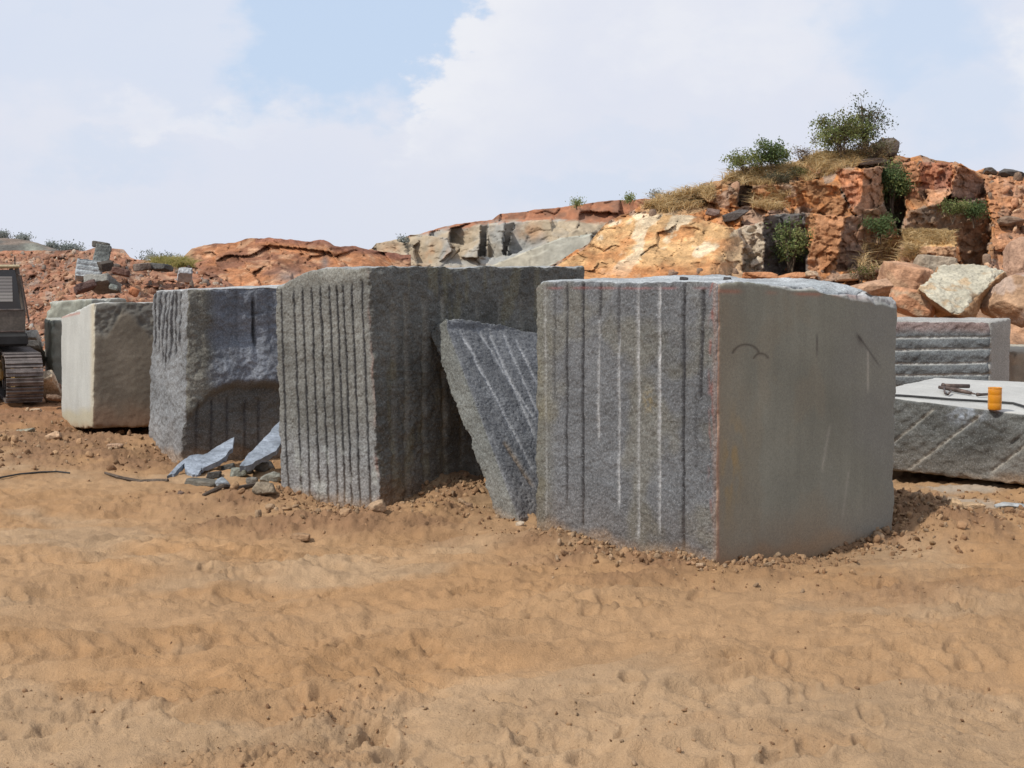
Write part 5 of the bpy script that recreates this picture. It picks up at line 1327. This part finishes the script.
# ------------------------------------------------------------------ stick, cables
def onground(px, py, up=.008):
    q = G(px, py, 0.0); z = gz(q[0], q[1])
    q = G(px, py, z + up); return (q[0], q[1], gz(q[0], q[1]) + up)
M['wood'] = paint('dark_wood', (.09, .07, .055), .85, 0, .15, .4, 12)
M['rubber'] = paint('black_rubber', (.035, .035, .035), .7, 0, .3, .3, 8)
M['oldsteel'] = paint('brown_steel', (.09, .065, .055), .6, .4, .4, .5, 20)
mb = MB(); mb.tube([onground(203, 495, .012), onground(222, 491, .02), onground(240, 487, .03), onground(255, 485, .03), onground(268, 483, .025)], [.012, .02, .022, .02, .012], 7)
mb.tube([onground(222, 491, .02), onground(217, 488, .03)], [.01, .005], 5)
tag(mb.build('stick', M['wood']), 'dark crooked stick lying on the dirt below the bluish shards', 'stick')
mb = MB(); mb.tube([onground(x, y, .010) for x, y in ((-60, 479), (-20, 479), (0, 478), (20, 477), (42, 475.5), (58, 474), (70, 474))], .008, 6)
tag(mb.build('cable', M['rubber']), 'dark cable on the sand running out of the left edge', 'cable')
mb = MB(); mb.tube([onground(x, y, .012) for x, y in ((105, 475), (122, 476), (140, 477), (155, 478.5), (168, 479))], [.010, .016, .018, .018, .016], 6)
tag(mb.build('stick', M['wood']), 'thin grey stick lying left of the bluish shards', 'stick')

# ------------------------------------------------------------------ things on the white topped block
def topz(x, y):
    q = np.array([x, y]) - FL; s_ = (q @ fd) / 3.0; bd = BL - FL; u_ = (q @ bd) / (bd @ bd)
    s_ = (q - bd * u_) @ fd / 3.0
    z = [v[2] for v in LOWTOP]
    return lerp(lerp(z[0], z[1], s_), lerp(z[3], z[2], s_), u_)
def ontop(px, py, up=0.0):
    z = .63
    for _ in range(8):
        q = G(px, py, z); z = float(topz(q[0], q[1]))
    return np.array([q[0], q[1], z + up + .006])
m, nt_, b_ = nodemat('amber_plastic')
b_.inputs['Base Color'].default_value = (.72, .30, .015, 1); b_.inputs['Roughness'].default_value = .35
b_.inputs['Transmission Weight'].default_value = .25; b_.inputs['Subsurface Weight'].default_value = .2; b_.inputs['Subsurface Radius'].default_value = (.05, .03, .01)
M['amber'] = m
c = ontop(994.5, 410.5); root = empty('plastic_can', tuple(c)); tag(root, 'translucent amber yellow plastic can standing on the white topped block', 'can')
def lathe(mb, prof, n=28, sq=.0):
    v = []; f = []
    for rr, z in prof:
        for k in range(n):
            a = 2 * math.pi * k / n; q = rr * (1 + sq * abs(math.sin(2 * a)) ** 2)
            v.append((q * math.cos(a), q * math.sin(a), z))
    for i in range(len(prof) - 1):
        for k in range(n):
            k2 = (k + 1) % n; f.append((i * n + k, i * n + k2, (i + 1) * n + k2, (i + 1) * n + k))
    return mb.add(v, f)
R_ = .054
lathe(MB(), [(0, .0), (R_ * .9, 0), (R_, .008), (R_ * 1.01, .05), (R_ * .985, .054), (R_ * .985, .060), (R_ * 1.01, .064), (R_ * 1.01, .120), (R_ * .985, .124), (R_ * .985, .130), (R_ * 1.01, .134), (R_, .180), (R_ * .96, .183), (R_ * .94, .180), (R_ * .94, .012), (0, .010)], 28, .06).build('body', M['amber'], root, True)
lathe(MB(), [(R_ * .995, .178), (R_ * 1.04, .180), (R_ * 1.04, .187), (R_ * .97, .188), (R_ * .95, .183)], 28, .06).build('rim', M['amber'], root, True)
# hammer-like tools and rods
p0, p1 = ontop(943, 389.5, .03), ontop(969, 390, .03)
mb = MB(); mb.tube([p0, p1], .020, 10); mb.tube([lerp(p0, p1, -.03), lerp(p0, p1, .03)], .026, 10)
tag(mb.build('steel_rod', M['oldsteel'], None, True), 'thick short steel rod on the white topped block, rearmost of the tools', 'tool', 'quarry tools on the white topped block')
root = empty('drill_tool', tuple(ontop(956, 392.5))); tag(root, 'dark drill tool with a bent grip lying in front of the thick rod', 'tool', 'quarry tools on the white topped block')
o0 = ontop(956, 392.5)
def rel(px, py, up): return Vector(ontop(px, py, up) - o0)
MB().tube([rel(939, 391, .03), rel(957, 393.5, .025), rel(971, 396, .02)], [.016, .022, .016], 9).build('body', M['oldsteel'], root, True)
MB().tube([rel(944, 392, .03), rel(945, 395.5, .012), rel(948, 396.5, .012), rel(951, 394, .025)], .009, 7).build('grip', M['oldsteel'], root, True)
MB().tube([rel(971, 396, .02), rel(976, 396.5, .015)], [.010, .006], 7).build('bit', M['oldsteel'], root, True)
mb = MB(); mb.tube([ontop(977, 397.5, .02), ontop(980, 397.5, .02), ontop(989, 397, .02)], [.018, .014, .012], 9)
tag(mb.build('chisel', M['oldsteel'], None, True), 'short dark chisel next to the amber can', 'tool', 'quarry tools on the white topped block')
mb = MB(); mb.tube([ontop(x, y, .009) for x, y in ((880, 396.5), (900, 397.2), (925, 399), (950, 401), (975, 402.5), (1000, 404), (1013, 405), (1020, 407), (1030, 410), (1045, 412))], .011, 7)
tag(mb.build('hose', M['rubber'], None, True), 'thin dark hose lying along the white topped block', 'hose')

# ------------------------------------------------------------------ excavator
M['cabdark'] = paint('dark_cab_paint', (.085, .074, .062), .6, 0, .4, .35, 4)
M['cream'] = paint('cream_paint', (.36, .30, .19), .6, 0, .35, .3, 5)
M['trackst'] = paint('track_steel', (.145, .125, .115), .55, .35, .4, .45, 9)
M['yellow'] = paint('dusty_yellow_paint', (.27, .18, .075), .75, 0, .3, .4, 5)
M['boots'] = paint('black_skirt', (.02, .02, .02), .7, 0, .3, .3, 5)
m, nt_, b_ = nodemat('cab_glass'); b_.inputs['Base Color'].default_value = (.035, .04, .045, 1); b_.inputs['Roughness'].default_value = .12; b_.inputs['Specular IOR Level'].default_value = .6; M['glass'] = m
m, nt_, b_ = nodemat('notice_paper'); Lk = nt_.links.new
tcn = N(nt_, 'ShaderNodeTexCoord'); wv = N(nt_, 'ShaderNodeTexWave', bands_direction='Z'); wv.inputs['Scale'].default_value = 7; wv.inputs['Distortion'].default_value = 1.5; wv.inputs['Detail Scale'].default_value = 14; wv.inputs['Detail'].default_value = 3
Lk(tcn.outputs['Object'], wv.inputs['Vector']); rp = N(nt_, 'ShaderNodeValToRGB'); rp.color_ramp.elements[0].color = (.22, .22, .21, 1); rp.color_ramp.elements[1].color = (.40, .40, .38, 1)
Lk(wv.outputs['Fac'], rp.inputs[0]); Lk(rp.outputs[0], b_.inputs['Base Color']); b_.inputs['Roughness'].default_value = .8; M['paper'] = m
EX, EY = -6.56, 19.4
root = empty('excavator', (EX, EY, 0), math.radians(23)); tag(root, 'dusty tracked excavator with a dark cab standing at the left edge', 'excavator')
def track(xc):
    ou = []                                            # loop outline in y,z; front idler towards -y
    rr = .30; ln_ = 2.3
    for a in np.linspace(-90, 90, 9): ou.append((ln_ + rr * math.cos(math.radians(a)), .33 + rr * math.sin(math.radians(a))))
    for a in np.linspace(90, 270, 9): ou.append((rr * math.cos(math.radians(a)), .33 + rr * math.sin(math.radians(a))))
    # evenly spaced shoes
    loop = np.array(ou + ou[:1]); d = np.r_[0, np.cumsum(np.hypot(*np.diff(loop, axis=0).T))]; n = 52
    mb = MB()
    for k in range(n):
        s_ = d[-1] * k / n; y = np.interp(s_, d, loop[:, 0]); z = np.interp(s_, d, loop[:, 1]); y2 = np.interp((s_ + .02) % d[-1], d, loop[:, 0]); z2 = np.interp((s_ + .02) % d[-1], d, loop[:, 1])
        a = math.atan2(z2 - z, y2 - y)
        mb.box((xc, y, z), (.47, d[-1] / n * .86, .028), (a, 0, 0), .004)
        off = Vector((0, math.sin(a), -math.cos(a)))
        mb.box((xc, y + off.y * .022 , z + off.z * .022), (.47, .018, .03), (a, 0, 0), .003)
    t_ = mb.build('track', M['trackst'], root)
    fr_ = MB(); fr_.prism([(xc - .13, .16), (xc + .13, .16), (xc + .13, .5), (xc - .13, .5)], .05, 2.25)
    fr_.build('track_frame', M['yellow'], t_)
    for yy in (0.0, 2.3):
        w_ = MB(); w_.tube([(xc - .12, yy, .33), (xc + .12, yy, .33)], .25, 24); w_.build('sprocket', M['yellow'], t_)
    for yy in (.5, .9, 1.3, 1.7):
        w_ = MB(); w_.tube([(xc - .15, yy, .16), (xc + .15, yy, .16)], .095, 14); w_.build('roller', M['trackst'], t_)
track(0); track(-1.55)
mb = MB(); mb.box((-.775, 1.15, .42), (1.1, 1.3, .26), bev=.04); mb.box((-.775, .45, .36), (1.1, .25, .16), bev=.03); mb.build('undercarriage', M['yellow'], root)
mb = MB(); mb.tube([(-.775, 1.15, .52), (-.775, 1.15, .80)], .5, 28); mb.build('slew_ring', M['trackst'], root)
mb = MB(); mb.box((-.85, 1.5, .83), (1.9, 2.5, .16), bev=.03); mb.build('deck', M['boots'], root)
mb = MB(); mb.box((-.85, 2.1, 1.28), (1.88, 1.25, .74), bev=.06); mb.build('engine_cover', M['cabdark'], root)
mb = MB(); mb.box((-.85, 2.95, 1.2), (1.9, .5, .7), bev=.14); mb.build('counterweight', M['yellow'], root)
mb = MB(); mb.tube([(-1.3, 2.2, 1.6), (-1.3, 2.2, 1.98), (-1.3, 2.28, 2.05)], .035, 10); mb.build('exhaust_pipe', M['trackst'], root)
# cab: near face towards -y, tapering towards the roof on its outer side
xr0, xr1, xl = .07, -.01, -.95; y0c, y1c = .35, 1.45; zb, zm, z1 = .86, 1.24, 1.80
cb = MB(); cb.prism([(xl, zb), (xr0, zb), (xr0 + .015, zm), (xl, zm)], y0c, y1c)
cab = cb.build('cab', M['cabdark'], root)
def post(x0_, z0_, x1_, z1_, y, th=.05): return MB().tube([(x0_, y, z0_), (x1_, y, z1_)], th / 2, 8)
for y in (y0c + .03, y1c - .03):
    post(xr0 - .012, zm - .01, xr1 - .005, z1, y, .06).build('pillar', M['cabdark'], cab); post(xl + .03, zm - .01, xl + .03, z1, y, .06).build('pillar', M['cabdark'], cab)
MB().prism([(xl + .04, zm + .005), (xr0 - .03, zm + .005), (xr1 - .03, z1 - .02), (xl + .04, z1 - .02)], y0c + .02, y0c + .03).build('window', M['glass'], cab)
MB().prism([(xl + .04, zm + .005), (xr0 - .03, zm + .005), (xr1 - .03, z1 - .02), (xl + .04, z1 - .02)], y1c - .03, y1c - .02).build('window', M['glass'], cab)
MB().add([(xr0 - .004, y0c + .07, zm + .005), (xr0 - .004, y1c - .07, zm + .005), (xr1 - .004, y1c - .07, z1 - .02), (xr1 - .004, y0c + .07, z1 - .02), (xr0 - .016, y0c + .07, zm + .005), (xr0 - .016, y1c - .07, zm + .005), (xr1 - .016, y1c - .07, z1 - .02), (xr1 - .016, y0c + .07, z1 - .02)],
    [(0, 1, 2, 3), (7, 6, 5, 4), (0, 4, 5, 1), (1, 5, 6, 2), (2, 6, 7, 3), (3, 7, 4, 0)]).build('window', M['glass'], cab)
rf = MB(); rf.box(((xl + xr1) / 2, (y0c + y1c) / 2, z1 + .025), (xr1 - xl + .08, y1c - y0c + .10, .05), bev=.02); rf.build('roof', M['cream'], cab)
sk = MB(); sk.prism([(xl, zb - .10), (xr0 - .12, zb - .10), (xr0 - .02, zb - .03), (xr0 + .02, zb + .02), (xr0 + .02, zb + .055), (xl, zb + .055)], y0c - .04, y1c); sk.build('skirt', M['boots'], cab)
MB().box(((xl + xr0) / 2, y0c - .006, zm), (xr0 - xl - .02, .016, .022), bev=.004).build('trim_strip', M['trackst'], cab)
MB().box(((xl + xr0) / 2, y0c - .006, zb + .085), (xr0 - xl - .02, .016, .018), bev=.004).build('trim_strip', M['oldsteel'], cab)
MB().box((-.38, y0c + .010, 1.52), (.60, .008, .34)).build('notice_sheet', M['paper'], cab)
MB().tube([(xr1 - .03, y0c - .02, z1 + .04), (xr1 - .03, y0c - .02, z1 + .16)], .008, 6).build('aerial', M['boots'], cab)
MB().tube([(xr0 + .02, y0c - .01, zm - .2), (xr0 + .05, y0c - .05, zm - .18), (xr1 + .04, y0c - .05, z1 - .1), (xr1, y0c - .01, z1 - .08)], .012, 7).build('handrail', M['oldsteel'], cab)
mb = MB(); mb.prism([(0, 0), (.25, .1), (.9, 1.1), (1.9, 1.55), (2.0, 1.35), (1.05, .85), (.3, -.12)], -.13, .13); bo = mb.build('boom', M['yellow'], root); bo.location = (-1.35, .6, 1.0); bo.rotation_euler = (0, 0, math.radians(-90 - 50))
mb = MB(); mb.prism([(1.80, 1.55), (2.05, 1.62), (2.25, 1.3), (2.45, .1), (2.33, .08), (1.95, 1.2)], -.10, .10); bo = mb.build('arm', M['yellow'], root); bo.location = (-1.35, .6, 1.0); bo.rotation_euler = (0, 0, math.radians(-90 - 50))
mb = MB(); mb.prism([(2.30, .12), (2.50, .14), (2.62, -.15), (2.50, -.55), (2.15, -.68), (1.85, -.60), (2.0, -.45), (2.2, -.25)], -.3, .3)
for k in range(5): mb.box((1.80, -.24 + .12 * k, -.585), (.16, .05, .04), (0, math.radians(-12), 0))
bo = mb.build('bucket', M['trackst'], root); bo.location = (-1.35, .6, 1.0); bo.rotation_euler = (0, 0, math.radians(-90 - 50))
mb = MB(); mb.tube([(.75, 0, .35), (1.35, 0, 1.02)], .06, 12); mb.tube([(.45, 0, .02), (.80, 0, .41)], .04, 12); bo = mb.build('hydraulic_cylinder', M['trackst'], root); bo.location = (-1.35, .6, 1.0); bo.rotation_euler = (0, 0, math.radians(-90 - 50))
